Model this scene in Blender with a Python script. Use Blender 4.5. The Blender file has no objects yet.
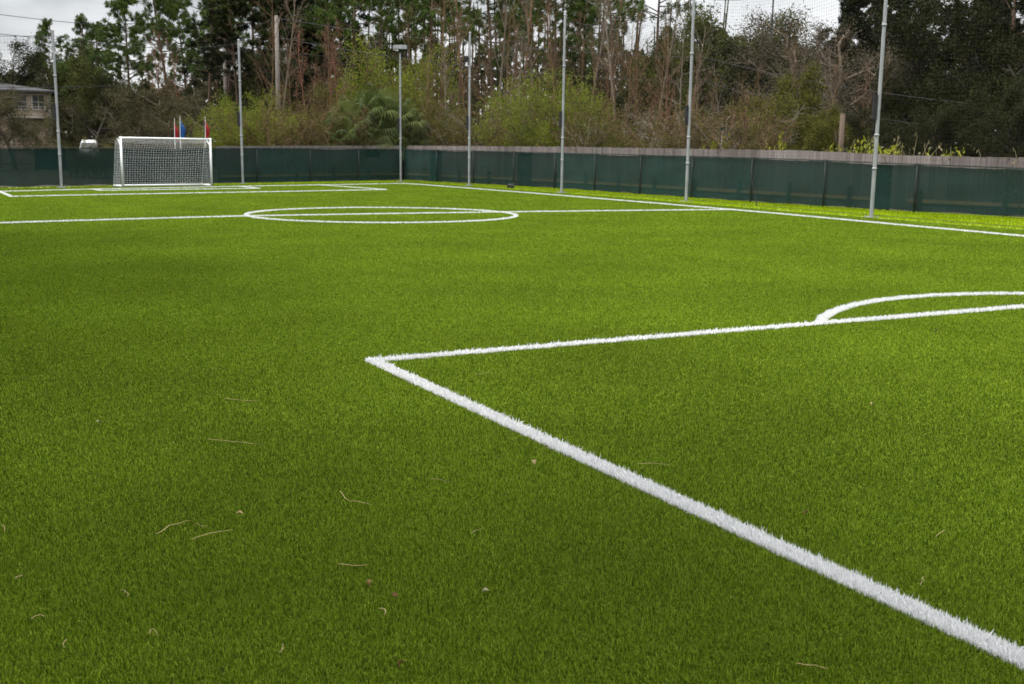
import bpy, math, random
import numpy as np
from mathutils import Matrix, Vector

# ------------------------------------------------------------------ basics
scene = bpy.context.scene
COL = scene.collection
YAW, PITCH, ROLL, FPX, CAMH = math.radians(28.887), math.radians(9.882), math.radians(-0.703), 1099.5, 1.6


def rng_(seed):
    return np.random.default_rng(seed)


def bearing(u):
    return YAW + math.atan((u - 512) * 0.985 / FPX)


def at(u, dist):
    a = bearing(u)
    return (dist * math.sin(a), dist * math.cos(a))


def rise(u, dist, y):
    """height in metres of something dist metres away that tops out at row y"""
    dep = dist * math.cos(bearing(u) - YAW)
    yh = 150.5 + (u - 512) * 0.0122
    return CAMH + dep * (yh - y) / FPX * 1.0


def fence_dist(u):
    # how far the wooden fence stands in that direction
    b = bearing(u)
    a = np.array([6.5, 47.3]); e = np.array([23.4, 54.4]) - a
    dx, dy = math.sin(b), math.cos(b)
    det = dx * -e[1] + e[0] * dy
    far = (a[0] * -e[1] + e[0] * a[1]) / det
    right = 25.9 / max(1e-3, math.sin(b))
    return min(far, right) if u > 120 else far


def nrm(v):
    v = np.asarray(v, float)
    return v / (np.linalg.norm(v) + 1e-12)


# ------------------------------------------------------------------ mesh builder
class MB:
    def __init__(s):
        s.V, s.F4, s.F3, s.T, s.n = [], [], [], [], 0

    def add(s, v, quads=None, tris=None, tint=None):
        v = np.asarray(v, np.float32).reshape(-1, 3)
        if quads is not None and len(quads):
            s.F4.append(np.asarray(quads, np.int64).reshape(-1, 4) + s.n)
        if tris is not None and len(tris):
            s.F3.append(np.asarray(tris, np.int64).reshape(-1, 3) + s.n)
        s.V.append(v)
        t = np.zeros(len(v), np.float32) + .5 if tint is None else np.broadcast_to(np.asarray(tint, np.float32), (len(v),))
        s.T.append(t)
        s.n += len(v)

    # axis aligned or rotated box
    def box(s, c, size, rz=0.0, R=None, tint=None):
        sx, sy, sz = [k / 2 for k in size]
        v = np.array([[x, y, z] for x in (-sx, sx) for y in (-sy, sy) for z in (-sz, sz)], float)
        if R is None:
            cz, sn = math.cos(rz), math.sin(rz)
            R = np.array([[cz, -sn, 0], [sn, cz, 0], [0, 0, 1]])
        v = v @ R.T + np.asarray(c, float)
        s.add(v, [[0, 1, 3, 2], [4, 6, 7, 5], [0, 4, 5, 1], [2, 3, 7, 6], [0, 2, 6, 4], [1, 5, 7, 3]], tint=tint)

    # many straight tapered tubes at once
    def tubes(s, p0, p1, r0, r1, sides=6, caps=False, tint=None):
        p0 = np.asarray(p0, float).reshape(-1, 3); p1 = np.asarray(p1, float).reshape(-1, 3)
        n = len(p0)
        if n == 0:
            return
        r0 = np.broadcast_to(np.asarray(r0, float), (n,)); r1 = np.broadcast_to(np.asarray(r1, float), (n,))
        d = p1 - p0
        d /= np.linalg.norm(d, axis=1, keepdims=True) + 1e-9
        ref = np.where(np.abs(d[:, 2:3]) > .9, np.array([[1., 0, 0]]), np.array([[0, 0, 1.]]))
        a = np.cross(d, ref); a /= np.linalg.norm(a, axis=1, keepdims=True) + 1e-9
        b = np.cross(d, a)
        th = np.arange(sides) * 2 * np.pi / sides
        ring = a[:, None, :] * np.cos(th)[None, :, None] + b[:, None, :] * np.sin(th)[None, :, None]
        v0 = p0[:, None, :] + ring * r0[:, None, None]
        v1 = p1[:, None, :] + ring * r1[:, None, None]
        v = np.concatenate([v0, v1], 1).reshape(-1, 3)
        k = np.arange(sides); k2 = (k + 1) % sides
        q = np.stack([k, k2, k2 + sides, k + sides], 1)
        q = (q[None] + (np.arange(n) * 2 * sides)[:, None, None]).reshape(-1, 4)
        t = None if tint is None else np.repeat(np.broadcast_to(np.asarray(tint, float), (n,)), 2 * sides)
        tr = None
        if caps:
            tr = []
            for i in range(n):
                o = i * 2 * sides
                for j in range(1, sides - 1):
                    tr.append([o, o + j + 1, o + j]); tr.append([o + sides, o + sides + j, o + sides + j + 1])
        s.add(v, q, tr, t)

    def path(s, pts, r, sides=6, tint=None):
        pts = np.asarray(pts, float); n = len(pts)
        r = np.broadcast_to(np.asarray(r, float), (n,))
        s.tubes(pts[:-1], pts[1:], r[:-1], r[1:], sides, tint=tint)

    # random leaf quads (rhombi) at the given centres
    def leaves(s, c, size, rng, aspect=.5, up=None, tint=None, axis=None):
        c = np.asarray(c, float).reshape(-1, 3); n = len(c)
        if n == 0:
            return
        size = np.broadcast_to(np.asarray(size, float), (n,)) * rng.uniform(.6, 1.35, n)
        if axis is None:
            a = rng.normal(size=(n, 3))
            if up is not None:
                a[:, 2] = a[:, 2] * .6 + up
        else:
            a = np.asarray(axis, float)
        a /= np.linalg.norm(a, axis=1, keepdims=True) + 1e-9
        b = np.cross(a, rng.normal(size=(n, 3))); b /= np.linalg.norm(b, axis=1, keepdims=True) + 1e-9
        L = a * size[:, None] * .5; W = b * (size * aspect)[:, None] * .5
        off = a * size[:, None] * .12
        v = np.stack([c - L, c - off + W, c + L, c - off - W], 1).reshape(-1, 3)
        q = np.arange(4 * n).reshape(-1, 4)
        t = rng.uniform(0, 1, n) if tint is None else np.clip(np.broadcast_to(np.asarray(tint, float), (n,)) + rng.normal(0, .12, n), 0, 1)
        s.add(v, q, tint=np.repeat(t, 4))

    def mesh(s, name, mat, smooth=False):
        me = bpy.data.meshes.new(name)
        V = np.concatenate(s.V)
        F4 = np.concatenate(s.F4) if s.F4 else np.zeros((0, 4), np.int64)
        F3 = np.concatenate(s.F3) if s.F3 else np.zeros((0, 3), np.int64)
        me.vertices.add(len(V)); me.vertices.foreach_set('co', V.astype(np.float32).ravel())
        nl = F4.size + F3.size
        me.loops.add(nl)
        me.loops.foreach_set('vertex_index', np.concatenate([F4.ravel(), F3.ravel()]).astype(np.int32))
        me.polygons.add(len(F4) + len(F3))
        st = np.concatenate([np.arange(len(F4)) * 4, F4.size + np.arange(len(F3)) * 3]).astype(np.int32)
        me.polygons.foreach_set('loop_start', st)
        me.polygons.foreach_set('use_smooth', np.full(len(st), smooth))
        at_ = me.attributes.new('tint', 'FLOAT', 'POINT')
        at_.data.foreach_set('value', np.concatenate(s.T).astype(np.float32))
        me.update(calc_edges=True)
        me.materials.append(mat)
        return me

    def build(s, name, mat, parent=None, smooth=False):
        o = bpy.data.objects.new(name, s.mesh(name, mat, smooth))
        COL.objects.link(o)
        if parent is not None:
            o.parent = parent
        return o


def tag(o, label=None, cat=None, group=None, kind=None):
    if label: o['label'] = label
    if cat: o['category'] = cat
    if group: o['group'] = group
    if kind: o['kind'] = kind
    return o


def thing(name, label, cat, loc=(0, 0, 0), rz=0, group=None):
    o = bpy.data.objects.new(name, None)
    o.empty_display_size = .2
    COL.objects.link(o)
    o.location = loc; o.rotation_euler = (0, 0, rz)
    return tag(o, label, cat, group)


def dup(root, kids, loc, rz, sc, label, group=None):
    r = root.copy(); COL.objects.link(r)
    r.location = loc; r.rotation_euler = (0, 0, rz); r.scale = sc
    r['label'] = label
    if group: r['group'] = group
    elif 'group' in r: del r['group']
    for ch in kids:
        c = ch.copy(); COL.objects.link(c); c.parent = r
    return r


# ------------------------------------------------------------------ materials
def new_mat(name):
    m = bpy.data.materials.new(name); m.use_nodes = True
    nt = m.node_tree; nt.nodes.clear()
    return m, nt, nt.nodes, nt.links


def ramp_tint(N, Lk, cols):
    a = N.new('ShaderNodeAttribute'); a.attribute_name = 'tint'
    r = N.new('ShaderNodeValToRGB')
    el = r.color_ramp.elements
    while len(el) < len(cols): el.new(.5)
    for i, c in enumerate(cols):
        el[i].position = i / (len(cols) - 1); el[i].color = (*c, 1)
    Lk.new(a.outputs['Fac'], r.inputs[0])
    return r


def leaf_mat(name, cols, trans=.3, rough=.6, spec=.10, patch=0.0, scale=.8):
    m, nt, N, Lk = new_mat(name)
    r = ramp_tint(N, Lk, cols)
    col = r.outputs[0]
    if patch:
        tc = N.new('ShaderNodeNewGeometry')
        nz = N.new('ShaderNodeTexNoise'); nz.inputs['Scale'].default_value = scale; nz.inputs['Detail'].default_value = 3
        Lk.new(tc.outputs['Position'], nz.inputs['Vector'])
        mr = N.new('ShaderNodeMapRange'); mr.inputs[1].default_value = .3; mr.inputs[2].default_value = .7
        mr.inputs[3].default_value = 1 - patch; mr.inputs[4].default_value = 1 + patch
        Lk.new(nz.outputs[0], mr.inputs[0])
        mx = N.new('ShaderNodeVectorMath'); mx.operation = 'SCALE'
        Lk.new(col, mx.inputs[0]); Lk.new(mr.outputs[0], mx.inputs['Scale'])
        col = mx.outputs[0]
    p = N.new('ShaderNodeBsdfPrincipled'); p.inputs['Roughness'].default_value = rough
    p.inputs['Specular IOR Level'].default_value = spec
    t = N.new('ShaderNodeBsdfTranslucent'); mixs = N.new('ShaderNodeMixShader'); mixs.inputs[0].default_value = trans
    o = N.new('ShaderNodeOutputMaterial')
    Lk.new(col, p.inputs['Base Color']); Lk.new(col, t.inputs[0])
    Lk.new(p.outputs[0], mixs.inputs[1]); Lk.new(t.outputs[0], mixs.inputs[2]); Lk.new(mixs.outputs[0], o.inputs[0])
    return m


def surf(name, c1, c2, scale=3.0, rough=.7, metal=0.0, spec=.3, stretch=(1, 1, 1), bump=0.0, detail=5):
    """noise-mixed two colour surface in object space"""
    m, nt, N, Lk = new_mat(name)
    tc = N.new('ShaderNodeTexCoord'); mp = N.new('ShaderNodeMapping'); mp.inputs['Scale'].default_value = stretch
    nz = N.new('ShaderNodeTexNoise'); nz.inputs['Scale'].default_value = scale; nz.inputs['Detail'].default_value = detail
    r = N.new('ShaderNodeValToRGB'); r.color_ramp.elements[0].position = .32; r.color_ramp.elements[1].position = .68
    r.color_ramp.elements[0].color = (*c1, 1); r.color_ramp.elements[1].color = (*c2, 1)
    p = N.new('ShaderNodeBsdfPrincipled'); p.inputs['Roughness'].default_value = rough; p.inputs['Metallic'].default_value = metal
    p.inputs['Specular IOR Level'].default_value = spec
    o = N.new('ShaderNodeOutputMaterial')
    Lk.new(tc.outputs['Object'], mp.inputs[0]); Lk.new(mp.outputs[0], nz.inputs['Vector']); Lk.new(nz.outputs[0], r.inputs[0])
    Lk.new(r.outputs[0], p.inputs['Base Color']); Lk.new(p.outputs[0], o.inputs[0])
    if bump:
        b = N.new('ShaderNodeBump'); b.inputs['Strength'].default_value = bump
        Lk.new(nz.outputs[0], b.inputs['Height']); Lk.new(b.outputs[0], p.inputs['Normal'])
    return m


M = {}
M['turf'] = leaf_mat('turf', [(0.0234, 0.0510, 0.0039), (0.1440, 0.2303, 0.0077), (0.2969, 0.3957, 0.0334)], trans=.22, rough=.55, spec=.09, patch=.16, scale=.5)
M['white_turf'] = leaf_mat('white_turf', [(.72, .73, .72), (.80, .80, .80), (.86, .86, .86)], trans=.3, rough=.5, spec=.2)
M['verge'] = leaf_mat('verge', [(0.1880, 0.2700, 0.0027), (0.2632, 0.3600, 0.0036), (0.3478, 0.4500, 0.0072)], trans=.4, rough=.7, spec=.03, patch=.15, scale=.8)
M['bark_pine'] = surf('bark_pine', (0.0648, 0.0399, 0.0248), (0.1242, 0.0819, 0.0544), 4, .9, stretch=(2, 2, .4), bump=.4)
M['bark_grey'] = surf('bark_grey', (0.0976, 0.0739, 0.0514), (0.1951, 0.1578, 0.1169), 4, .9, stretch=(2, 2, .4), bump=.3)
M['bark_dark'] = surf('bark_dark', (.022, .018, .014), (.05, .042, .034), 4, .9, stretch=(2, 2, .4), bump=.3)
M['twig_brown'] = surf('twig_brown', (0.0837, 0.0481, 0.0239), (0.1674, 0.1016, 0.0532), 1.5, .9)
M['twig_red'] = surf('twig_red', (0.1560, 0.0660, 0.0440), (0.2280, 0.1080, 0.0660), 1.5, .9)
M['twig_pale'] = surf('twig_pale', (0.1360, 0.1131, 0.0863), (0.2240, 0.1911, 0.1500), 1.5, .9)
M['pine_needles'] = leaf_mat('pine_needles', [(0.0335, 0.0595, 0.0132), (0.0595, 0.0980, 0.0198), (0.1116, 0.1487, 0.0286)], trans=.2)
M['pine_dark'] = leaf_mat('pine_dark', [(0.0078, 0.0114, 0.0022), (0.0140, 0.0192, 0.0039), (0.0264, 0.0313, 0.0062)], trans=.15)  # dark needles; part of the darkness paints the dim right side
M['oak_dark'] = leaf_mat('oak_dark', [(0.0097, 0.0129, 0.0023), (0.0181, 0.0221, 0.0035), (0.0352, 0.0369, 0.0058)], trans=.2)  # evergreen leaves, deepened further so the colour carries the right edge's falloff
M['oak_olive'] = leaf_mat('oak_olive', [(0.0325, 0.0414, 0.0080), (0.0600, 0.0690, 0.0120), (0.1000, 0.1058, 0.0192)], trans=.25)
M['oak_brown'] = leaf_mat('oak_brown', [(0.0312, 0.0273, 0.0108), (0.0552, 0.0494, 0.0180), (0.0816, 0.0780, 0.0270)], trans=.2)
M['moss_grey'] = leaf_mat('moss_grey', [(0.0450, 0.0381, 0.0231), (0.0750, 0.0626, 0.0396), (0.1125, 0.0918, 0.0578)], trans=.25)
M['shrub_bright'] = leaf_mat('shrub_bright', [(0.0875, 0.1207, 0.0112), (0.1500, 0.1898, 0.0176), (0.2313, 0.2530, 0.0280)], trans=.4)
M['shrub_olive'] = leaf_mat('shrub_olive', [(0.0480, 0.0550, 0.0112), (0.0900, 0.0935, 0.0176), (0.1500, 0.1430, 0.0288)], trans=.35)
M['cedar'] = leaf_mat('cedar', [(0.0468, 0.0528, 0.0064), (0.0858, 0.0864, 0.0112), (0.1365, 0.1260, 0.0176)], trans=.25)
M['dead_leaf'] = leaf_mat('dead_leaf', [(.10, .055, .030), (.15, .085, .050), (.21, .13, .08)], trans=.3)
M['palm'] = leaf_mat('palm', [(0.0365, 0.0571, 0.0121), (0.0706, 0.0990, 0.0212), (0.1339, 0.1585, 0.0378)], trans=.2, rough=.5, spec=.18)
M['palm_dead'] = leaf_mat('palm_dead', [(.13, .105, .055), (.20, .165, .09), (.27, .23, .13)], trans=.25)
M['weed'] = leaf_mat('weed', [(.14, .17, .018), (.24, .26, .024), (.34, .33, .04)], trans=.4)
M['weed_stalk'] = leaf_mat('weed_stalk', [(.11, .10, .045), (.19, .165, .085), (.27, .235, .13)], trans=.2)
M['wood_far'] = leaf_mat('wood_far', [(0.0200, 0.0240, 0.0090), (0.0425, 0.0396, 0.0170), (0.0725, 0.0600, 0.0280)], trans=.2)
M['galv'] = surf('galvanised', (0.2583, 0.2712, 0.2777), (0.3617, 0.3746, 0.3811), 7, .5, metal=.35, spec=.5, stretch=(1, 1, .35))
M['black'] = surf('black_plastic', (.012, .012, .013), (.03, .03, .032), 5, .55)
M['steel_dark'] = surf('steel_dark', (.010, .016, .016), (.024, .032, .032), 4, .6)
M['white_paint'] = surf('white_paint', (.76, .77, .78), (.84, .84, .84), 3, .4, spec=.4)
M['net_white'] = surf('net_white', (.50, .51, .52), (.62, .62, .62), 2, .8)
M['net_black'] = surf('net_black', (.012, .012, .013), (.02, .02, .02), 2, .8)
M['rope'] = surf('rope', (.02, .02, .02), (.05, .05, .05), 2, .8)
M['rail_wood'] = surf('rail_wood', (.56, .36, .17), (.68, .46, .24), 3, .8, stretch=(.3, .3, 3))
M['pole_wood'] = surf('pole_wood', (0.1275, 0.1087, 0.0938), (0.2100, 0.1875, 0.1650), 3, .9, stretch=(3, 3, .25))
M['post_brown'] = surf('post_brown', (0.0825, 0.0577, 0.0413), (0.1237, 0.0907, 0.0660), 3, .9, stretch=(3, 3, .25))
M['house_wall'] = surf('house_wall', (0.3371, 0.2638, 0.1900), (0.4180, 0.3347, 0.2452), 2, .9, bump=.1)
M['house_trim'] = surf('house_trim', (0.3224, 0.3038, 0.2728), (0.3720, 0.3534, 0.3224), 2, .7)
M['roof'] = surf('roof_shingle', (0.0408, 0.0408, 0.0432), (0.0720, 0.0720, 0.0744), 6, .9, stretch=(1, 1, 3))
M['glass'] = surf('window_glass', (.012, .014, .016), (.03, .033, .036), .7, .12, spec=.6)
M['car_white'] = surf('car_paint', (.70, .71, .72), (.78, .78, .79), 1, .25, spec=.5)
M['rubber'] = surf('rubber', (.012, .012, .012), (.022, .022, .022), 9, .85)
M['flag_red'] = surf('flag_red', (0.3360, 0.0150, 0.0200), (0.4160, 0.0300, 0.0300), 3, .7)
M['flag_blue'] = surf('flag_blue', (0.0150, 0.0850, 0.3150), (0.0300, 0.1275, 0.3900), 3, .7)
M['straw'] = surf('straw', (0.3276, 0.2484, 0.1053), (0.5040, 0.3850, 0.1872), 20, .8)
M['leaf_tan'] = surf('leaf_tan', (0.2494, 0.1768, 0.0630), (0.3092, 0.2463, 0.1063), 20, .8)
M['leaf_rust'] = surf('leaf_rust', (0.1350, 0.0713, 0.0168), (0.1890, 0.1231, 0.0336), 20, .8)
M['leaf_dark'] = surf('leaf_dark', (.09, .035, .015), (.15, .07, .03), 20, .8)
M['leaf_pale'] = surf('leaf_pale', (0.2127, 0.1866, 0.1037), (0.2538, 0.2266, 0.1365), 20, .8)
M['leaf_litter'] = surf('forest_floor', (.030, .026, .014), (.065, .055, .03), .35, .95, detail=8)
M['verge_base'] = surf('verge_base', (.17, .24, .008), (.22, .29, .014), 1.2, .95, detail=8)


def turf_base():
    m, nt, N, Lk = new_mat('turf_base')
    g = N.new('ShaderNodeNewGeometry')
    nz = N.new('ShaderNodeTexNoise'); nz.inputs['Scale'].default_value = 45; nz.inputs['Detail'].default_value = 6
    r = N.new('ShaderNodeValToRGB')
    r.color_ramp.elements[0].position = .3; r.color_ramp.elements[0].color = (.016, .030, .003, 1)
    r.color_ramp.elements[1].position = .7; r.color_ramp.elements[1].color = (.036, .062, .005, 1)
    p = N.new('ShaderNodeBsdfPrincipled'); p.inputs['Roughness'].default_value = .9; p.inputs['Specular IOR Level'].default_value = .0
    o = N.new('ShaderNodeOutputMaterial')
    Lk.new(g.outputs['Position'], nz.inputs['Vector']); Lk.new(nz.outputs[0], r.inputs[0])
    Lk.new(r.outputs[0], p.inputs['Base Color']); Lk.new(p.outputs[0], o.inputs[0])
    return m


def picket_mat():
    m, nt, N, Lk = new_mat('weathered_pickets')
    a = N.new('ShaderNodeAttribute'); a.attribute_name = 'tint'
    tc = N.new('ShaderNodeNewGeometry'); mp = N.new('ShaderNodeMapping'); mp.inputs['Scale'].default_value = (6, 6, .7)
    nz = N.new('ShaderNodeTexNoise'); nz.inputs['Scale'].default_value = 3; nz.inputs['Detail'].default_value = 5
    ad = N.new('ShaderNodeMath'); ad.operation = 'ADD'
    sc = N.new('ShaderNodeMath'); sc.operation = 'MULTIPLY'; sc.inputs[1].default_value = .5
    r = N.new('ShaderNodeValToRGB')
    r.color_ramp.elements[0].position = .2; r.color_ramp.elements[0].color = (.095, .076, .070, 1)
    r.color_ramp.elements[1].position = .85; r.color_ramp.elements[1].color = (.27, .235, .22, 1)
    p = N.new('ShaderNodeBsdfPrincipled'); p.inputs['Roughness'].default_value = .9
    o = N.new('ShaderNodeOutputMaterial')
    Lk.new(tc.outputs['Position'], mp.inputs[0]); Lk.new(mp.outputs[0], nz.inputs['Vector'])
    Lk.new(nz.outputs[0], ad.inputs[0]); Lk.new(a.outputs['Fac'], ad.inputs[1]); Lk.new(ad.outputs[0], sc.inputs[0])
    Lk.new(sc.outputs[0], r.inputs[0]); Lk.new(r.outputs[0], p.inputs['Base Color']); Lk.new(p.outputs[0], o.inputs[0])
    return m


def screen_mat(name, see):
    """woven shade cloth: the fraction `see` is open weave"""
    m, nt, N, Lk = new_mat(name)
    g = N.new('ShaderNodeNewGeometry')
    nz = N.new('ShaderNodeTexNoise'); nz.inputs['Scale'].default_value = 1.1; nz.inputs['Detail'].default_value = 4
    mp = N.new('ShaderNodeMapping'); mp.inputs['Scale'].default_value = (1, 1, 2.2)
    r = N.new('ShaderNodeValToRGB')
    r.color_ramp.elements[0].position = .3; r.color_ramp.elements[0].color = (.0025, .0190, .0165, 1)
    r.color_ramp.elements[1].position = .7; r.color_ramp.elements[1].color = (.004, .0275, .0240, 1)
    ta = N.new('ShaderNodeAttribute'); ta.attribute_name = 'tint'; fm = N.new('ShaderNodeMath'); fm.operation = 'ADD'; fm.inputs[1].default_value = .5
    Lk.new(ta.outputs['Fac'], fm.inputs[0]); fv = N.new('ShaderNodeVectorMath'); fv.operation = 'SCALE'; Lk.new(fm.outputs[0], fv.inputs['Scale'])
    p = N.new('ShaderNodeBsdfPrincipled'); p.inputs['Roughness'].default_value = .75; p.inputs['Specular IOR Level'].default_value = .2
    t = N.new('ShaderNodeBsdfTransparent'); mx = N.new('ShaderNodeMixShader'); mx.inputs[0].default_value = see
    o = N.new('ShaderNodeOutputMaterial')
    Lk.new(g.outputs['Position'], mp.inputs[0]); Lk.new(mp.outputs[0], nz.inputs['Vector']); Lk.new(nz.outputs[0], r.inputs[0])
    Lk.new(r.outputs[0], fv.inputs[0]); Lk.new(fv.outputs[0], p.inputs['Base Color']); Lk.new(p.outputs[0], mx.inputs[1]); Lk.new(t.outputs[0], mx.inputs[2]); Lk.new(mx.outputs[0], o.inputs[0])
    return m


M['turf_base'] = turf_base()
M['pickets'] = picket_mat()
M['screen'] = screen_mat('screen_cloth', .09)

# ------------------------------------------------------------------ camera, world, sun
fw = np.array([math.sin(YAW) * math.cos(PITCH), math.cos(YAW) * math.cos(PITCH), -math.sin(PITCH)])
rt = np.array([math.cos(YAW), -math.sin(YAW), 0.0]); dn = np.cross(fw, rt)
r2 = math.cos(ROLL) * rt + math.sin(ROLL) * dn; d2 = -math.sin(ROLL) * rt + math.cos(ROLL) * dn
cam = bpy.data.cameras.new('camera'); cam.sensor_width = 36; cam.lens = FPX / 1024 * 36; cam.clip_end = 6000; cam.clip_start = .05
cam.dof.use_dof = True; cam.dof.focus_distance = 6.5; cam.dof.aperture_fstop = 5.6
co = bpy.data.objects.new('camera', cam); COL.objects.link(co)
mw = Matrix.Identity(4)
for i in range(3):
    mw[i][0] = r2[i]; mw[i][1] = -d2[i]; mw[i][2] = -fw[i]
mw[0][3], mw[1][3], mw[2][3] = 0, 0, CAMH
co.matrix_world = mw
scene.camera = co

SUN_EL, SUN_AZ = math.radians(60), math.radians(-88)      # azimuth measured from +Y towards +X: the sun stands left and a little behind
sv = Vector((math.sin(SUN_AZ) * math.cos(SUN_EL), math.cos(SUN_AZ) * math.cos(SUN_EL), math.sin(SUN_EL)))
sl = bpy.data.lights.new('sun', 'SUN'); sl.energy = 1.5; sl.angle = math.radians(22); sl.color = (1, .95, .88)
so = bpy.data.objects.new('sun', sl); COL.objects.link(so)
so.rotation_euler = sv.to_track_quat('Z', 'Y').to_euler()
so.location = (0, 0, 30)

w = bpy.data.worlds.new('World'); scene.world = w; w.use_nodes = True
N = w.node_tree.nodes; Lk = w.node_tree.links; N.clear()
sky = N.new('ShaderNodeTexSky'); sky.sky_type = 'NISHITA'; sky.sun_disc = False
sky.sun_elevation = SUN_EL; sky.sun_rotation = SUN_AZ % (2 * math.pi); sky.dust_density = 2.5
tc = N.new('ShaderNodeTexCoord')
mp = N.new('ShaderNodeMapping'); mp.inputs['Scale'].default_value = (1, 1, 2.6)
nz = N.new('ShaderNodeTexNoise'); nz.inputs['Scale'].default_value = 5.5; nz.inputs['Detail'].default_value = 8; nz.inputs['Roughness'].default_value = .55
cr = N.new('ShaderNodeValToRGB')
cr.color_ramp.elements[0].position = .36; cr.color_ramp.elements[0].color = (2.8, 2.86, 2.95, 1)
cr.color_ramp.elements[1].position = .64; cr.color_ramp.elements[1].color = (5.0, 5.0, 5.0, 1)
mx = N.new('ShaderNodeMix'); mx.data_type = 'RGBA'; mx.inputs[0].default_value = .86
bg = N.new('ShaderNodeBackground'); bg.inputs[1].default_value = .1
wo = N.new('ShaderNodeOutputWorld')
Lk.new(tc.outputs['Generated'], mp.inputs[0]); Lk.new(mp.outputs[0], nz.inputs['Vector']); Lk.new(nz.outputs[0], cr.inputs[0])
sx = N.new('ShaderNodeSeparateXYZ'); Lk.new(tc.outputs['Generated'], sx.inputs[0])
zr = N.new('ShaderNodeMapRange'); zr.inputs[1].default_value = .12; zr.inputs[2].default_value = .95; zr.inputs[3].default_value = 1.0; zr.inputs[4].default_value = 3.9
Lk.new(sx.outputs[2], zr.inputs[0])
ov = N.new('ShaderNodeVectorMath'); ov.operation = 'SCALE'; Lk.new(cr.outputs[0], ov.inputs[0]); Lk.new(zr.outputs[0], ov.inputs['Scale'])
Lk.new(sky.outputs[0], mx.inputs[6]); Lk.new(ov.outputs[0], mx.inputs[7]); Lk.new(mx.outputs[2], bg.inputs[0]); Lk.new(bg.outputs[0], wo.inputs[0])

vs = scene.view_settings
scene.display_settings.display_device = 'sRGB'
vs.view_transform = 'Standard'; vs.look = 'None'; vs.exposure = 1.14; vs.gamma = 1; vs.use_curve_mapping = False
cy = scene.cycles
cy.max_bounces = 6; cy.diffuse_bounces = 3; cy.glossy_bounces = 2; cy.transmission_bounces = 3; cy.transparent_max_bounces = 8
cy.use_denoising = True
cy.caustics_reflective = False; cy.caustics_refractive = False

# ------------------------------------------------------------------ setting: ground, turf, verge
TURF = [(-14, -8), (21.9, -8), (21.75, 20), (22.4, 31), (22.5, 40), (22.3, 51.2), (12.5, 48.0), (-14, 38.3)]


def sheet(name, poly, z, mat):
    me = bpy.data.meshes.new(name)
    me.from_pydata([(x, y, z) for x, y in poly], [], [list(range(len(poly)))])
    me.materials.append(mat)
    o = bpy.data.objects.new(name, me); COL.objects.link(o)
    return tag(o, kind='structure')


sheet('ground', [(-2500, -2500), (2500, -2500), (2500, 2500), (-2500, 2500)], -.008, M['leaf_litter'])
sheet('grass_verge', [(-14.6, -8.6), (26.6, -8.6), (26.6, 18), (25.3, 27), (25.4, 42), (23.6, 54.2), (6.4, 46.9), (-14.6, 38.1)], -.004, M['verge_base'])
sheet('turf_field', TURF, 0.0, M['turf_base'])


def inside(poly, x, y):
    r = np.zeros(len(x), bool); n = len(poly)
    for i in range(n):
        x0, y0 = poly[i]; x1, y1 = poly[(i + 1) % n]
        c = ((y0 > y) != (y1 > y)) & (x < (x1 - x0) * (y - y0) / (y1 - y0 + 1e-12) + x0)
        r ^= c
    return r


# line markings: centre lines and widths
def arc(cx, cy_, r, a0, a1, n=48):
    t = np.radians(np.linspace(a0, a1, n)); return np.stack([cx + r * np.cos(t), cy_ + r * np.sin(t)], 1)


def bow(a, b, c, n=16):
    """gentle curve through three points"""
    t = np.linspace(0, 1, n)[:, None]; a, b, c = map(np.array, (a, b, c))
    k = 2 * b - .5 * (a + c)
    return (1 - t) ** 2 * a + 2 * t * (1 - t) * k + t ** 2 * c


ell = np.radians(np.linspace(0, 360, 121))
LINES = [
    ('touchline', np.array([(20.0, 12.0), (20.23, 14.84), (20.6, 19.0), (20.97, 22.93), (21.18, 28.66), (21.34, 36.6), (21.2, 47.5), (21.0, 49.0)]), .125),
    ('goal_line', np.array([(-3.0, 39.6), (2.97, 42.3), (6.54, 44.0), (12.87, 46.35), (16.34, 47.5), (21.0, 49.0)]), .105),
    ('penalty_area_line', np.array([(2.95, 42.3), (2.98, 38.1), (4.3, 38.55), (9.2, 39.75), (12.5, 40.45), (17.08, 41.65), (16.32, 47.45)]), .105),
    ('goal_area_line', np.array([(6.2, 43.8), (6.35, 42.55), (9.4, 43.2), (12.5, 43.75), (12.35, 46.15)]), .12),
    ('halfway_line', np.concatenate([bow((-4.5, 23.7), (1.7, 25.25), (7.0, 26.1), 8), bow((7.0, 26.1), (14.2, 25.85), (21.1, 25.05), 10)[1:]]), .105),
    ('centre_circle', np.stack([10.53 + 3.36 * np.cos(ell), 25.83 + 3.2 * np.sin(ell)], 1), .105),
    ('near_penalty_area_line', np.array([(3.09, -3.0), (3.09, 7.84), (14.5, 7.7)]), .102),
    ('near_penalty_arc', np.array([(7.72, 7.80), (8.0, 8.05), (8.39, 8.31), (8.75, 8.50), (9.1, 8.645), (9.55, 8.77), (10.0, 8.83), (10.5, 8.83), (10.95, 8.76), (11.45, 8.6), (11.9, 8.36), (12.5, 7.86)]), .102),
]


LINES = [(a, b * .984, c) for a, b, c in LINES]      # the fibres' tips stand above the ground


def seg_dist(x, y, pts):
    d = np.full(len(x), 1e9)
    for (x0, y0), (x1, y1) in zip(pts[:-1], pts[1:]):
        dx, dy = x1 - x0, y1 - y0
        t = np.clip(((x - x0) * dx + (y - y0) * dy) / (dx * dx + dy * dy + 1e-12), 0, 1)
        d = np.minimum(d, np.hypot(x - x0 - t * dx, y - y0 - t * dy))
    return d


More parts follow.
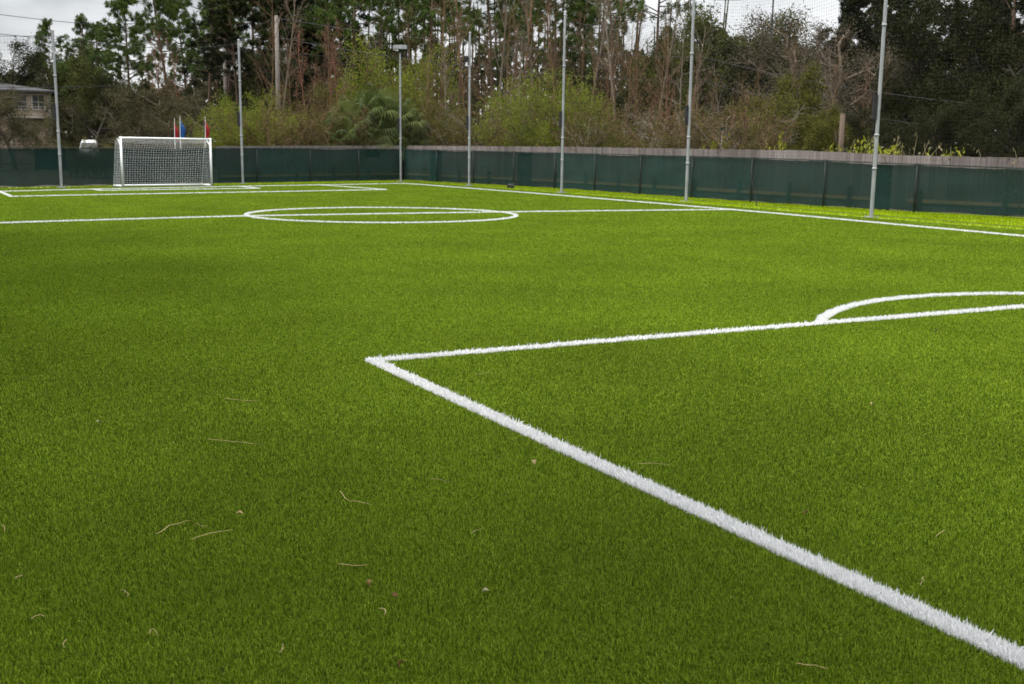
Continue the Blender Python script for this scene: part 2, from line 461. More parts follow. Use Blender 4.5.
def on_line(x, y, grow=0.0):
    k = np.zeros(len(x), bool)
    for _, pts, wd in LINES:
        lo = pts.min(0) - .3; hi = pts.max(0) + .3
        c = np.nonzero((x > lo[0]) & (x < hi[0]) & (y > lo[1]) & (y < hi[1]))[0]
        if len(c):
            k[c] |= seg_dist(x[c], y[c], pts) < wd / 2 + grow
    return k


def blades(mb, x, y, width, length, rng, lean=.85, bend=True, tint=None):
    n = len(x)
    a = rng.uniform(0, 2 * np.pi, n)               # lean direction
    b = rng.uniform(0, 2 * np.pi, n)               # width direction
    ln = length * rng.uniform(.65, 1.2, n)
    le = np.abs(rng.normal(0, lean, n)).clip(0, 1.25)
    side = np.stack([np.cos(b), np.sin(b), 0 * b], 1) * (width * rng.uniform(.7, 1.3, n) / 2)[:, None]
    base = np.stack([x, y, 0 * x], 1)
    dirh = np.stack([np.cos(a), np.sin(a), 0 * a], 1)
    mid = base + dirh * (ln * .5 * np.sin(le * .6))[:, None] + np.array([0, 0, 1.]) * (ln * .5 * np.cos(le * .6))[:, None]
    tip = mid + dirh * (ln * .5 * np.sin(le * 1.4).clip(0, 1))[:, None] + np.array([0, 0, 1.]) * (ln * .5 * np.cos(np.minimum(le * 1.4, 1.5)))[:, None]
    t = rng.uniform(0, 1, n) if tint is None else tint
    if bend:
        v = np.stack([base - side, base + side, mid - side * .9, mid + side * .9, tip], 1).reshape(-1, 3)
        o = np.arange(n)[:, None] * 5
        mb.add(v, np.array([[0, 1, 3, 2]]) + o, np.array([[2, 3, 4]]) + o, np.repeat(t, 5))
    else:
        v = np.stack([base - side, base + side, tip], 1).reshape(-1, 3)
        mb.add(v, None, np.arange(3 * n).reshape(-1, 3), np.repeat(t, 3))


AZ0, AZ1 = math.radians(-4.0), math.radians(63.0)
D0 = 4.0
RHO = 60000.0


def turf():
    rng = rng_(1)
    mb = MB()
    # near part: even density
    n = int(RHO * (AZ1 - AZ0) / 2 * (D0 ** 2 - 1.5 ** 2))
    d = np.sqrt(rng.uniform(1.5 ** 2, D0 ** 2, n)); a = rng.uniform(AZ0, AZ1, n)
    x, y = d * np.sin(a), d * np.cos(a)
    k = inside(TURF, x, y) & ~on_line(x, y); x, y = x[k], y[k]
    blades(mb, x, y, np.full(len(x), .0023), .022, rng)
    # further out: thinner on the ground, each tuft correspondingly broader and nearer the mean colour
    n = int(RHO * D0 ** 2 * (AZ1 - AZ0) * math.log(60 / D0))
    d = D0 * np.exp(rng.uniform(0, math.log(60 / D0), n)); a = rng.uniform(AZ0, AZ1, n)
    x, y = d * np.sin(a), d * np.cos(a)
    k = inside(TURF, x, y) & ~on_line(x, y); x, y, d = x[k], y[k], d[k]
    tn = .5 + (rng.uniform(0, 1, len(d)) - .5) * np.clip(7 / d, .25, 1) + .06 * np.clip((d - 6) / 10, 0, 1)  # tint rises with distance, painting in the brighter look at grazing view
    near = d < 11
    blades(mb, x[near], y[near], .0023 * d[near] / D0, .022, rng, tint=tn[near])
    f = ~near
    blades(mb, x[f], y[f], .0023 * d[f] / D0, .022, rng, lean=.95, bend=False, tint=tn[f])
    o = mb.build('turf_grass', M['turf'])
    tag(o, 'short green artificial turf covering the soccer field', 'turf', kind='stuff')


def white_lines():
    for name, pts, wd in LINES:
        rng = rng_(hash(name) % 1000 if False else sum(map(ord, name)))
        mb = MB()
        seg = np.diff(pts, axis=0); L = np.hypot(*seg.T); cum = np.concatenate([[0], np.cumsum(L)])
        X, Y, Dd = [], [], []
        for i in range(len(L)):
            t, nrm_ = seg[i] / L[i], np.array([-seg[i][1], seg[i][0]]) / L[i]
            n0 = int(L[i] * wd * 90000)
            s = rng.uniform(-wd * .3, L[i] + wd * .3, n0); q = rng.uniform(-wd / 2, wd / 2, n0) + rng.normal(0, .004, n0)
            px = pts[i][0] + t[0] * s + nrm_[0] * q; py = pts[i][1] + t[1] * s + nrm_[1] * q
            dist = np.hypot(px, py)
            keep = (rng.uniform(0, 1, n0) < np.minimum(1, (3.6 / np.maximum(dist, 1)) ** 1.55)) & (dist > 1.0)
            # thin worn places in the fibre
            keep &= rng.uniform(0, 1, n0) > .10 * (np.sin(px * 9.1 + py * 3.3) + np.sin(py * 12.7 - px * 2.1) > .9)
            X.append(px[keep]); Y.append(py[keep]); Dd.append(dist[keep])
        X, Y, Dd = map(np.concatenate, (X, Y, Dd))
        far = Dd > 11
        blades(mb, X[~far], Y[~far], .0042 * np.maximum(Dd[~far], 4) / 4, np.where(rng.uniform(0, 1, (~far).sum()) < .09, .046, .030), rng, lean=.6)
        if far.any():
            blades(mb, X[far], Y[far], .0036 * Dd[far] / 4,   .037, rng, lean=.35, bend=False)
        o = mb.build(name, M['white_turf'])
        # pale backing strip under the fibres
        tag(o, kind='structure')


def verge():
    rng = rng_(5)
    mb = MB()
    outer = [(21.9, 8), (26.0, 12), (25.6, 18.7), (24.9, 22.8), (24.6, 27), (24.6, 42), (23.0, 53.2), (6.4, 46.2), (-6, 41.0), (-6, 39.0), (12.5, 48.05), (22.3, 51.2), (22.55, 40), (22.45, 31), (21.8, 20)]
    n = 520000
    x = rng.uniform(-6, 26.5, n); y = rng.uniform(8, 54, n)
    k = inside(outer, x, y) & ~inside(TURF, x, y)
    dist = np.hypot(x, y); k &= rng.uniform(0, 1, n) < np.minimum(1, (24 / dist) ** 1)
    x, y, dist = x[k], y[k], dist[k]
    blades(mb, x, y, .0050 * dist / 5, .06, rng, lean=.5, bend=False)
    o = mb.build('verge_grass', M['verge'])
    tag(o, 'bright yellow green grass strip between the touchline and the screened fence', 'grass', kind='stuff')


turf(); white_lines(); verge()


# ------------------------------------------------------------------ fences
def resample(pts, step):
    pts = np.asarray(pts, float); L = np.linalg.norm(np.diff(pts[:, :2], axis=0), axis=1); c = np.concatenate([[0], np.cumsum(L)])
    n = max(2, int(round(c[-1] / step)) + 1)
    s = np.linspace(0, c[-1], n)
    return np.stack([np.interp(s, c, pts[:, k]) for k in range(pts.shape[1])], 1)


# x, y, screen height
FAR_F = [(-9.0, 39.85, 1.40), (0, 43.6, 1.42), (6.5, 46.3, 1.50), (14.0, 49.44, 1.57), (22.74, 53.09, 1.60)]
RIGHT_F = [(22.74, 53.09, 1.60), (24.4, 41.86, 1.53), (24.34, 26.64, 1.45), (24.66, 22.83, 1.37), (25.59, 18.81, 1.30), (26.3, 12.5, 1.26)]


def screened_fence(pts, label, seed, extra, side):
    rng = rng_(seed)
    f = thing('screened_fence', label, 'fence', (pts[0][0], pts[0][1], 0))
    O = np.array([pts[0][0], pts[0][1], 0])
    P = resample(pts, 3.05)
    for i in range(len(P)):
        mb = MB(); x, y, hh = P[i]
        mb.tubes([[x, y, -.1]], [[x, y, hh + .015]], .025, .025, 8, caps=True)
        mb.tubes([[x, y, hh + .015]], [[x, y, hh + .035]], .036, .012, 8, caps=True)
        mb.V = [v - O.astype(np.float32) for v in mb.V]
        mb.build('post', M['steel_dark'], f, True)
    mb = MB()
    for i in range(len(P) - 1):
        mb.tubes([[*P[i][:2], P[i][2]]], [[*P[i + 1][:2], P[i + 1][2]]], .019, .019, 6)
    mb.V = [v - O.astype(np.float32) for v in mb.V]
    mb.build('top_rail', M['steel_dark'], f, True)

    def cloth(a, b, z0, z1a, z1b, off, wav, name):
        mb = MB(); nx, nz_ = 30, 10; sagk = rng.uniform(.0, .035); fade = rng.uniform(.25, .75)
        a, b = np.array(a[:2]), np.array(b[:2]); t = (b - a) / np.linalg.norm(b - a); nn = np.array([-t[1], t[0]]) * side
        ph = rng.uniform(0, 6, 4)
        V = []
        for j in range(nz_ + 1):
            for i in range(nx + 1):
                u, vv = i / nx, j / nz_
                top = z1a + (z1b - z1a) * u - sagk * math.sin(math.pi * u) - .012 * abs(math.sin(u * math.pi * 5))
                z = z0 + (top - z0) * vv
                edge = math.sin(math.pi * u)
                wv = wav * (math.sin(u * 9 + ph[0] + vv * 2.2) * .5 + math.sin(u * 4 - vv * 5 + ph[1]) * .6) * (edge * .9 + .1) * (.25 + .75 * math.sin(math.pi * min(1, vv + .12)))
                if j == 0: z += .02 * math.sin(u * 11 + ph[2]) + .012
                p = a + (b - a) * u + nn * (off + wv)
                V.append([p[0] - O[0], p[1] - O[1], z])
        Q = [[j * (nx + 1) + i, j * (nx + 1) + i + 1, (j + 1) * (nx + 1) + i + 1, (j + 1) * (nx + 1) + i] for j in range(nz_) for i in range(nx)]
        mb.add(V, Q, tint=fade)
        return mb.build(name, M['screen'], f, True)

    for i in range(len(P) - 1):
        cloth(P[i], P[i + 1], .05, P[i][2] - .01, P[i + 1][2] - .01, -.068, .028, 'screen_panel')
    for (s0, s1, z0, z1, off) in extra:        # second cloth layers: overlaps, and shadow patches shaped as cloth, given as a fraction of the run
        c = np.linspace(0, 1, len(P))
        a = [np.interp(s0, c, P[:, k]) for k in range(3)]; b = [np.interp(s1, c, P[:, k]) for k in range(3)]
        cloth(a, b, z0 * a[2] + .03, z1 * a[2] - .02, z1 * b[2] - .02, off, .006, 'screen_patch')
    return f


screened_fence(FAR_F, 'dark green screened fence running behind the white goal', 11,
               [(.425, .462, .42, .97, -.10), (.535, .580, 0, 1, -.10), (.925, .955, .72, .98, -.10)], -1)
screened_fence(RIGHT_F, 'dark green screened fence along the bright grass strip on the right side', 12,
               [(.060, .085, 0, 1, -.10), (.235, .262, 0, 1, -.10), (.735, .748, 0, .99, -.10)], -1)


def wood_fence(pts, label, seed):
    """x, y, top height"""
    rng = rng_(seed)
    O = np.array([pts[0][0], pts[0][1], 0], np.float32)
    f = thing('picket_fence', label, 'fence', (pts[0][0], pts[0][1], 0))
    P = resample(pts, .147); mb = MB()
    tb = .5
    for i in range(len(P) - 1):
        a, b = P[i], P[i + 1]; m_ = (a + b) / 2; ang = math.atan2(b[1] - a[1], b[0] - a[0])
        top = m_[2] + rng.normal(0, .006)
        if i % 16 == 0: tb = rng.uniform(.25, .75)
        mb.box((m_[0] + rng.normal(0, .002), m_[1] + rng.normal(0, .002), top / 2), (.140, .018, top), ang + rng.normal(0, .01), tint=np.clip(tb + rng.normal(0, .16), 0, 1))
    mb.V = [v - O for v in mb.V]; mb.build('pickets', M['pickets'], f)
    Q = resample(pts, 2.44)
    for zf in (.30,):
        mb = MB()
        for i in range(len(Q) - 1):
            a, b = Q[i], Q[i + 1]; ang = math.atan2(b[1] - a[1], b[0] - a[0]); L = math.hypot(b[0] - a[0], b[1] - a[1])
            n_ = np.array([math.sin(ang), -math.cos(ang)]) * .035
            m_ = (a + b) / 2; z = zf if zf < .5 else m_[2] * .86
            mb.box((m_[0] + n_[0], m_[1] + n_[1], z), (L - .004, .04, .10), ang)
        mb.V = [v - O for v in mb.V]; mb.build('rail', M['rail_wood'], f)
    for i in range(len(Q)):
        a = Q[max(0, i - 1)]; b = Q[min(len(Q) - 1, i + 1)]; ang = math.atan2(b[1] - a[1], b[0] - a[0])
        n_ = np.array([math.sin(ang), -math.cos(ang)]) * .105
        mb = MB(); z1 = Q[i][2] * .40
        mb.box((Q[i][0] + n_[0], Q[i][1] + n_[1], z1 / 2), (.09, .09, z1), ang)
        mb.V = [v - O for v in mb.V]; mb.build('post', M['post_brown'], f)
    return f


wood_fence([(12.4, 50.05, 1.62), (16.3, 51.85, 1.70), (23.2, 54.6, 1.77)], 'weathered wooden fence just showing above the screen at the far end', 21)
wood_fence([(23.5, 54.3, 1.78), (25.4, 41.9, 1.79), (25.35, 26.7, 1.71), (25.65, 22.95, 1.60), (26.55, 19.0, 1.57), (27.3, 12.6, 1.55)],
           'weathered grey wooden fence rising above the green screen on the right side', 22)


# ------------------------------------------------------------------ tall net poles, nets, light post
TOWARD_LEFT = np.array([math.cos(YAW), -math.sin(YAW)]) * -1


def net_pole(loc, hgt, label, speaker=False, lamp=False, winch=True):
    x, y = loc
    rad = .047
    t = thing('lamp_post' if lamp else 'net_pole', label, 'lamp post' if lamp else 'pole', (x, y, 0), 0, None if lamp else 'net poles around the field')
    mb = MB()
    mb.tubes([[0, 0, 0], [0, 0, 2.1]], [[0, 0, 2.1], [0, 0, hgt]], [rad * 1.08, rad], [rad * 1.08, rad * .96], 14)
    mb.tubes([[0, 0, 2.1]], [[0, 0, 2.102]], rad * 1.08, rad, 14)
    mb.build('shaft', M['galv'], t, True)
    mb = MB(); mb.box((0, 0, .012), (.28, .28, .024))
    for a in (-1, 1):
        for b in (-1, 1): mb.tubes([[a * .1, b * .1, .024]], [[a * .1, b * .1, .06]], .014, .014, 6, caps=True)
    mb.build('base_plate', M['galv'], t)
    for z in (1.25, 2.1, hgt * .72):
        mb = MB(); mb.tubes([[0, 0, z - .03]], [[0, 0, z + .03]], rad * 1.3, rad * 1.3, 14, caps=True)
        mb.build('collar', M['galv'], t, True)
    if winch:
        mb = MB(); c = TOWARD_LEFT * .10
        mb.box((c[0], c[1], 2.8), (.10, .09, .62), math.radians(-28.9))
        mb.box((c[0] * 1.2, c[1] * 1.2, 3.05), (.07, .12, .10), math.radians(-28.9))
        mb.tubes([[c[0] * 1.1, c[1] * 1.1, 2.45]], [[c[0] * 1.1, c[1] * 1.1, 2.2]], .012, .012, 6)
        mb.build('winch', M['black'], t)
    if lamp:
        ang = math.radians(-28.9)
        mb = MB()
        mb.box((0, 0, hgt + .09), (.66, .40, .17), ang)
        mb.box((0, 0, hgt + .185), (.56, .32, .02), ang)
        head = mb.build('lamp_head', M['galv'], t)
        mb = MB(); mb.box((0, 0, hgt - .004), (.58, .32, .016), ang); mb.build('lens', M['house_trim'], head)
        mb = MB(); mb.box((0, 0, hgt - .10), (.13, .13, .16), ang); mb.build('bracket', M['steel_dark'], t)
    else:
        mb = MB(); mb.tubes([[0, 0, hgt], [0, 0, hgt + .03]], [[0, 0, hgt + .03], [0, 0, hgt + .06]], [rad * 1.15, rad * 1.15], [rad * 1.15, .01], 14)
        mb.build('cap', M['galv'], t, True)
        mb = MB(); c = TOWARD_LEFT * .085
        th = np.linspace(0, 2 * np.pi, 15)
        ring = np.stack([c[0] + .05 * np.cos(th) * TOWARD_LEFT[0], c[1] + .05 * np.cos(th) * TOWARD_LEFT[1], hgt - .12 + .05 * np.sin(th)], 1)
        mb.path(ring, .012, 6); mb.build('pulley', M['steel_dark'], t, True)
    if speaker:
        mb = MB(); c = TOWARD_LEFT * .16
        mb.box((c[0], c[1], 5.55), (.16, .18, .26), math.radians(-28.9)); mb.box((c[0] * .5, c[1] * .5, 5.55), (.12, .04, .04), math.radians(-28.9))
        mb.build('speaker', M['black'], t)
    return t


net_pole((5.3, 45.15), 5.75, 'grey steel net pole left of the goal, in front of the house roof')
net_pole((13.21, 48.75), 6.15, 'grey steel net pole just right of the goal beside the bright shrub')
net_pole((21.78, 51.14), 6.40, 'grey lamp post with a flat box head at the far field corner', lamp=True)
net_pole((22.37, 44.72), 6.66, 'grey steel net pole carrying a small black speaker, first right of the lamp post', speaker=True)
net_pole((22.47, 36.88), 6.66, 'grey steel net pole standing before the yellow green thicket on the right side')
net_pole((22.75, 29.4), 6.62, 'grey steel net pole where the halfway line nears the fence')
net_pole((21.95, 20.6), 6.70, 'closest and thickest looking grey steel net pole, near the right edge')
POLE_TOPS = [(21.4, 10.5, 6.6), (21.95, 20.6, 6.5), (22.75, 29.4, 6.5), (22.47, 36.88, 6.45), (22.37, 44.72, 6.45), (21.78, 51.14, 6.2)]
FAR_TOPS = [(21.78, 51.14, 6.2), (13.21, 48.75, 6.0), (5.3, 45.15, 5.6), (-4.0, 41.3, 5.6)]


def barrier_net(tops, label, cell, sag, off, r):
    t = thing('barrier_net', label, 'net', (tops[0][0], tops[0][1], 0), 0, 'tall black barrier nets')
    O = np.array([tops[0][0], tops[0][1], 0])
    mb = MB(); rope = MB(); rope2 = MB()
    for (x0, y0, h0), (x1, y1, h1) in zip(tops[:-1], tops[1:]):
        L = math.hypot(x1 - x0, y1 - y0); n = int(L / cell)
        u = np.linspace(0, 1, n + 1)
        tx, ty = (x1 - x0) / L, (y1 - y0) / L; ox, oy = ty * off, -tx * off
        X = x0 + (x1 - x0) * u + ox - O[0]; Y = y0 + (y1 - y0) * u + oy - O[1]
        top = h0 + (h1 - h0) * u - sag * 4 * u * (1 - u)
        bot = np.full(n + 1, .06)
        belly = .10 * np.sin(np.pi * u)
        K = 4
        def pt(f):
            z = bot + (top - bot) * f
            bl = belly * math.sin(math.pi * f)
            return np.stack([X + ty * bl, Y - tx * bl, z], 1)
        for k in range(K):
            mb.tubes(pt(k / K), pt((k + 1) / K), r, r, 3)
        m_ = int(max(h0, h1) / cell)
        st = max(1, n // 10)
        ids = np.unique(np.concatenate([np.arange(0, n + 1, st), [n]]))
        for j in range(m_ + 1):
            q = pt(j / m_)[ids]
            mb.tubes(q[:-1], q[1:], r, r, 3)
        q = pt(1.0)[ids]; rope.path(q, .009, 5)
        q = pt(0.0)[ids]; rope2.path(q, .006, 5)
    mb.build('netting', M['net_black'], t)
    rope.build('top_rope', M['rope'], t); rope2.build('bottom_rope', M['rope'], t)
    return t, O


nt_, O_ = barrier_net(POLE_TOPS, 'tall black barrier net strung between the poles on the right side', .10, .42, .09, .0018)
mb = MB()
hx, hy = 22.35, 25.6
mb.path([(hx - O_[0], hy - O_[1], 1.25), (hx - .03 - O_[0], hy + .05 - O_[1], .7), (hx + .02 - O_[0], hy - O_[1], .35), (hx + .03 - O_[0], hy - .10 - O_[1], .05)], .014, 6)
mb.path([(hx - O_[0], hy - .4 - O_[1], 6.05), (hx - O_[0], hy - .4 - O_[1], 4.75)], .022, 6)
mb.build('tie_strap', M['rope'], nt_)
barrier_net(FAR_TOPS, 'tall black barrier net strung between the poles behind the goal', .12, .30, .09, .0018)


# ------------------------------------------------------------------ goal
def goal():
    A = np.array([7.52, 45.1]); B = np.array([11.13, 45.83])
    W = np.linalg.norm(B - A); ang = math.atan2(B[1] - A[1], B[0] - A[0])
    H, DT, DB, R = 1.90, .55, .95, .039
    g = thing('soccer_goal', 'white framed soccer goal with white net at the far end of the field', 'goal', (A[0], A[1], 0), ang)
    for sx, s in ((0, -1), (W, 1)):
        mb = MB(); mb.tubes([[sx, 0, 0]], [[sx, 0, H + .045]], R * 1.15, R * 1.15, 14, caps=True); mb.build('post', M['white_paint'], g, True)
        mb = MB(); mb.tubes([[sx, .0, .045]], [[sx, DB, .045]], .038, .038, 10, caps=True); mb.build('ground_bar', M['white_paint'], g, True)
        mb = MB()
        mb.path([(sx, 0, H - .02), (sx, DT * .7, H - .03), (sx, DT, H - .12), (sx, DB, .05)], .017, 8)
        mb.build('side_stay', M['galv'], g, True)
        mb = MB(); mb.tubes([[sx - s * .0, .0, H - .30]], [[sx, .32, H - .03]], .02, .02, 8); mb.build('brace', M['white_paint'], g, True)
    mb = MB(); mb.tubes([[-.05, 0, H]], [[W + .05, 0, H]], R, R, 14, caps=True); mb.build('crossbar', M['white_paint'], g, True)
    mb = MB(); mb.tubes([[0, DB, .045]], [[W, DB, .045]], .038, .038, 10, caps=True); mb.build('back_bar', M['white_paint'], g, True)
    # net
    c = .105; r = .0037
    mb = MB()
    def prof(f):      # along the net from crossbar to back bar, f in 0..1
        pts = np.array([(.02, H - .03), (DT * .8, H - .16), (DT + .06, H - .38), (DB - .02, .06)])
        L = np.concatenate([[0], np.cumsum(np.hypot(*np.diff(pts, axis=0).T))]); L /= L[-1]
        return np.interp(f, L, pts[:, 0]), np.interp(f, L, pts[:, 1])
    nx = int(W / c); ny = 24
    u = np.linspace(0, 1, nx + 1)
    sagx = np.sin(np.pi * u)
    P = []
    for j in range(ny + 1):
        yy, zz = prof(j / ny)
        sg = .07 * sagx * math.sin(math.pi * j / ny)
        P.append(np.stack([u * W, yy + sg * .8, zz - sg * (1 if j < ny * .5 else .3)], 1))
    P = np.array(P)
    for j in range(ny + 1): mb.tubes(P[j][:-1], P[j][1:], r, r, 3)
    for j in range(ny): mb.tubes(P[j], P[j + 1], r, r, 3)
    for sx in (.0, W):
        for k in range(1, 18):
            z = k * c
            yb = np.interp(z, [.05, H - .12, H], [DB, DT, 0.05])
            mb.tubes([[sx, 0, z]], [[sx, yb, z]], r, r, 3)
        for k in range(1, 10):
            y = k * c
            zt = np.interp(y, [0, DT, DB], [H - .03, H - .12, .05])
            if y < DB: mb.tubes([[sx, y, .05]], [[sx, y, zt]], r, r, 3)
    mb.build('net', M['net_white'], g)


goal()


# ------------------------------------------------------------------ plants
def rot_about(v, k, a):
    return v * math.cos(a) + np.cross(k, v) * math.sin(a) + k * np.dot(k, v) * (1 - math.cos(a))


def branch(S, T, p, d, L, r, lvl, cfg, rng):
    """S: segments (p0,p1,r0,r1,level); T: outer points for leaves"""
    n = max(3, int(cfg['seg'][lvl]))
    st = L / n; pts = [p]; dirs = []
    for i in range(n):
        d = nrm(d + rng.normal(0, cfg['wig'][lvl], 3) + np.array([0, 0, cfg['up'][lvl]]))
        q = pts[-1] + d * st
        r0 = r * (1 - .75 * i / n) if lvl else r * (1 - cfg.get('taper', .7) * i / n)
        r1 = r * (1 - .75 * (i + 1) / n) if lvl else r * (1 - cfg.get('taper', .7) * (i + 1) / n)
        S.append((pts[-1], q, r0, r1, lvl)); pts.append(q); dirs.append(d)
    if lvl >= cfg['leaf_from']:
        T.extend(pts[1:])
    if lvl + 1 < cfg['levels']:
        for c in range(cfg['kids'][lvl]):
            t = cfg['first'][lvl] + (1 - cfg['first'][lvl]) * ((c + rng.uniform(.1, .9)) / cfg['kids'][lvl])
            i = min(n - 1, int(t * n)); base = pts[i] + (pts[i + 1] - pts[i]) * (t * n - i)
            dd = dirs[i]
            side = nrm(np.cross(dd, rng.normal(size=3)))
            a = math.radians(rng.uniform(*cfg['ang'][lvl]))
            nd = dd * math.cos(a) + side * math.sin(a)
            ln = L * cfg['len'][lvl] * rng.uniform(.6, 1.2) * (1 - cfg.get('shrink', .45) * (t - cfg['first'][lvl]) / (1 - cfg['first'][lvl] + 1e-6))
            branch(S, T, base, nd, ln, r * cfg.get('rk', .45) * (1 - .6 * t) + cfg.get('rmin', .004), lvl + 1, cfg, rng)


def seg_mesh(S, rmin=.004):
    mb = MB()
    A = np.array([s[0] for s in S]); B = np.array([s[1] for s in S]); r0 = np.maximum(np.array([s[2] for s in S]), rmin); r1 = np.maximum(np.array([s[3] for s in S]), rmin)
    lv = np.array([s[4] for s in S])
    for l, sd in ((0, 9), (1, 5), (2, 3), (3, 3)):
        k = lv == l
        if k.any(): mb.tubes(A[k], B[k], r0[k], r1[k], sd)
    return mb


def make_kind(name, cat, wood, wood_mat, leaf, leaf_m, wood_name='trunk', leaf_name='crown'):
    """prototype: Empty + trunk (+ crown); returned unlinked-to-place, used by its first placement"""
    t = thing(name, '', cat)
    kids = []
    if wood is not None: kids.append(wood.build(wood_name, wood_mat, t, True))
    if leaf is not None: kids.append(leaf.build(leaf_name, leaf_m, t))
    return [t, kids, False]


def put(proto, u, dist, hgt, base_h, label, rz, group=None, wide=1.0, dz=0.0):
    root, kids, used = proto
    x, y = at(u, dist); s = hgt / base_h
    sc = (s * wide, s * wide, s)
    if not used:
        proto[2] = True
        root.location = (x, y, dz); root.rotation_euler = (0, 0, rz); root.scale = sc; root['label'] = label
        if group: root['group'] = group
        return root
    return dup(root, kids, (x, y, dz), rz, sc, label, group)


def pine(seed, mat='pine_needles', dense=1.0, crown_from=.58):
    rng = rng_(seed); S, T = [], []; H = 20.0
    cfg = dict(levels=1, seg=[14], wig=[.018], up=[.03], kids=[0], first=[0], ang=[(0, 0)], len=[0], leaf_from=9, taper=.72)
    branch(S, T, np.zeros(3), np.array([rng.normal(0, .03), rng.normal(0, .03), 1.]), H, .20, 0, cfg, rng)
    tr = np.array([S[0][0]] + [s[1] for s in S]); zt = tr[:, 2]
    lf = MB(); C, AX, TN = [], [], []
    # dead stubs below the crown
    for _ in range(10):
        z = H * rng.uniform(.25, crown_from); b = np.array([np.interp(z, zt, tr[:, k]) for k in range(3)])
        a = rng.uniform(0, 6.28); d = np.array([math.cos(a), math.sin(a), rng.uniform(-.1, .3)]); S.append((b, b + d * rng.uniform(.4, 1.6), .022, .008, 1))
    nb = int(30 * dense)
    for i in range(nb):
        f = crown_from + (1 - crown_from) * ((i + rng.uniform(0, 1)) / nb)
        z = H * f; b = np.array([np.interp(z, zt, tr[:, k]) for k in range(3)])
        a = rng.uniform(0, 6.28); el = rng.uniform(-.05, .45) + .6 * max(0, f - .85) / .15
        ln = (3.4 * (1 - ((f - crown_from) / (1 - crown_from)) ** 1.6) + .7) * rng.uniform(.55, 1.15)
        d = nrm([math.cos(a), math.sin(a), el]); p = b
        n = 5
        for k in range(n):
            d = nrm(d + rng.normal(0, .12, 3) + np.array([0, 0, .05])); q = p + d * ln / n
            S.append((p, q, .05 * (1 - k / n) + .012, .05 * (1 - (k + 1) / n) + .012, 1)); p = q
            if k >= 1:
                for _ in range(rng.integers(1, 4)):
                    sd = nrm(np.cross(d, rng.normal(size=3)) + d * .5); e = q + sd * rng.uniform(.25, .8)
                    S.append((q, e, .014, .008, 2))
                    m = int(58 * dense)
                    ax = rng.normal(size=(m, 3)) + sd * .6 + np.array([0, 0, .3]); ax /= np.linalg.norm(ax, axis=1, keepdims=True)
                    C.append(e + ax * .17 + rng.normal(0, .10, (m, 3))); AX.append(ax); TN.append(np.full(m, .25 + .5 * rng.uniform()))
    C, AX, TN = np.concatenate(C), np.concatenate(AX), np.concatenate(TN)
    lf.leaves(C, .36, rng, .20, axis=AX, tint=TN)
    return make_kind('pine_tree', 'tree', seg_mesh(S), M['bark_pine'], lf, M[mat])


def bare_tree(seed, wm, H=14.0, kids=(16, 6, 5), r=.11, first=.28, leaf=None, nleaf=0, spread=(18, 48)):
    rng = rng_(seed); S, T = [], []
    cfg = dict(levels=4, seg=[12, 6, 4, 3], wig=[.018, .10, .16, .2], up=[.05, .10, .07, .05], kids=[kids[0], kids[1], kids[2], 0], first=[first, .2, .2],
               ang=[spread, (25, 60), (25, 65)], len=[.24, .42, .5], leaf_from=2, rk=.34, rmin=.005, taper=.8)
    branch(S, T, np.zeros(3), np.array([rng.normal(0, .06), rng.normal(0, .06), 1.]), H, r, 0, cfg, rng)
    lf = None
    if leaf:
        lf = MB(); T = np.array(T); k = rng.integers(0, len(T), nleaf)
        lf.leaves(T[k] + rng.normal(0, .12, (nleaf, 3)), .16, rng, .5)
    return make_kind('bare_tree', 'tree', seg_mesh(S, .006), M[wm], lf, M[leaf] if leaf else None)


def oak(seed, lm, H=12.0, n_leaf=9000, size=.24, clump=.34, bark='bark_dark', kids=(13, 7, 5), spread=.62, first=.22, name='oak_tree'):
    rng = rng_(seed); S, T = [], []
    cfg = dict(levels=4, seg=[8, 6, 5, 3], wig=[.08, .16, .22, .25], up=[.06, .035, .02, 0], kids=[*kids, 0], first=[first, .25, .2],
               ang=[(35, 75), (30, 65), (30, 70)], len=[spread, .5, .5], leaf_from=2, rk=.5, rmin=.01, taper=.75, shrink=.5)
    branch(S, T, np.zeros(3), np.array([rng.normal(0, .06), rng.normal(0, .06), 1.]), H * .82, H * .022, 0, cfg, rng)
    T = np.array(T); lf = MB()
    k = rng.integers(0, len(T), n_leaf)
    tn = (.5 + .9 * rng.normal(0, .22, len(T)))[k]
    lf.leaves(T[k] + rng.normal(0, clump, (n_leaf, 3)), size, rng, .55, tint=tn)
    return make_kind(name, 'tree', seg_mesh(S, .01), M[bark], lf, M[lm])


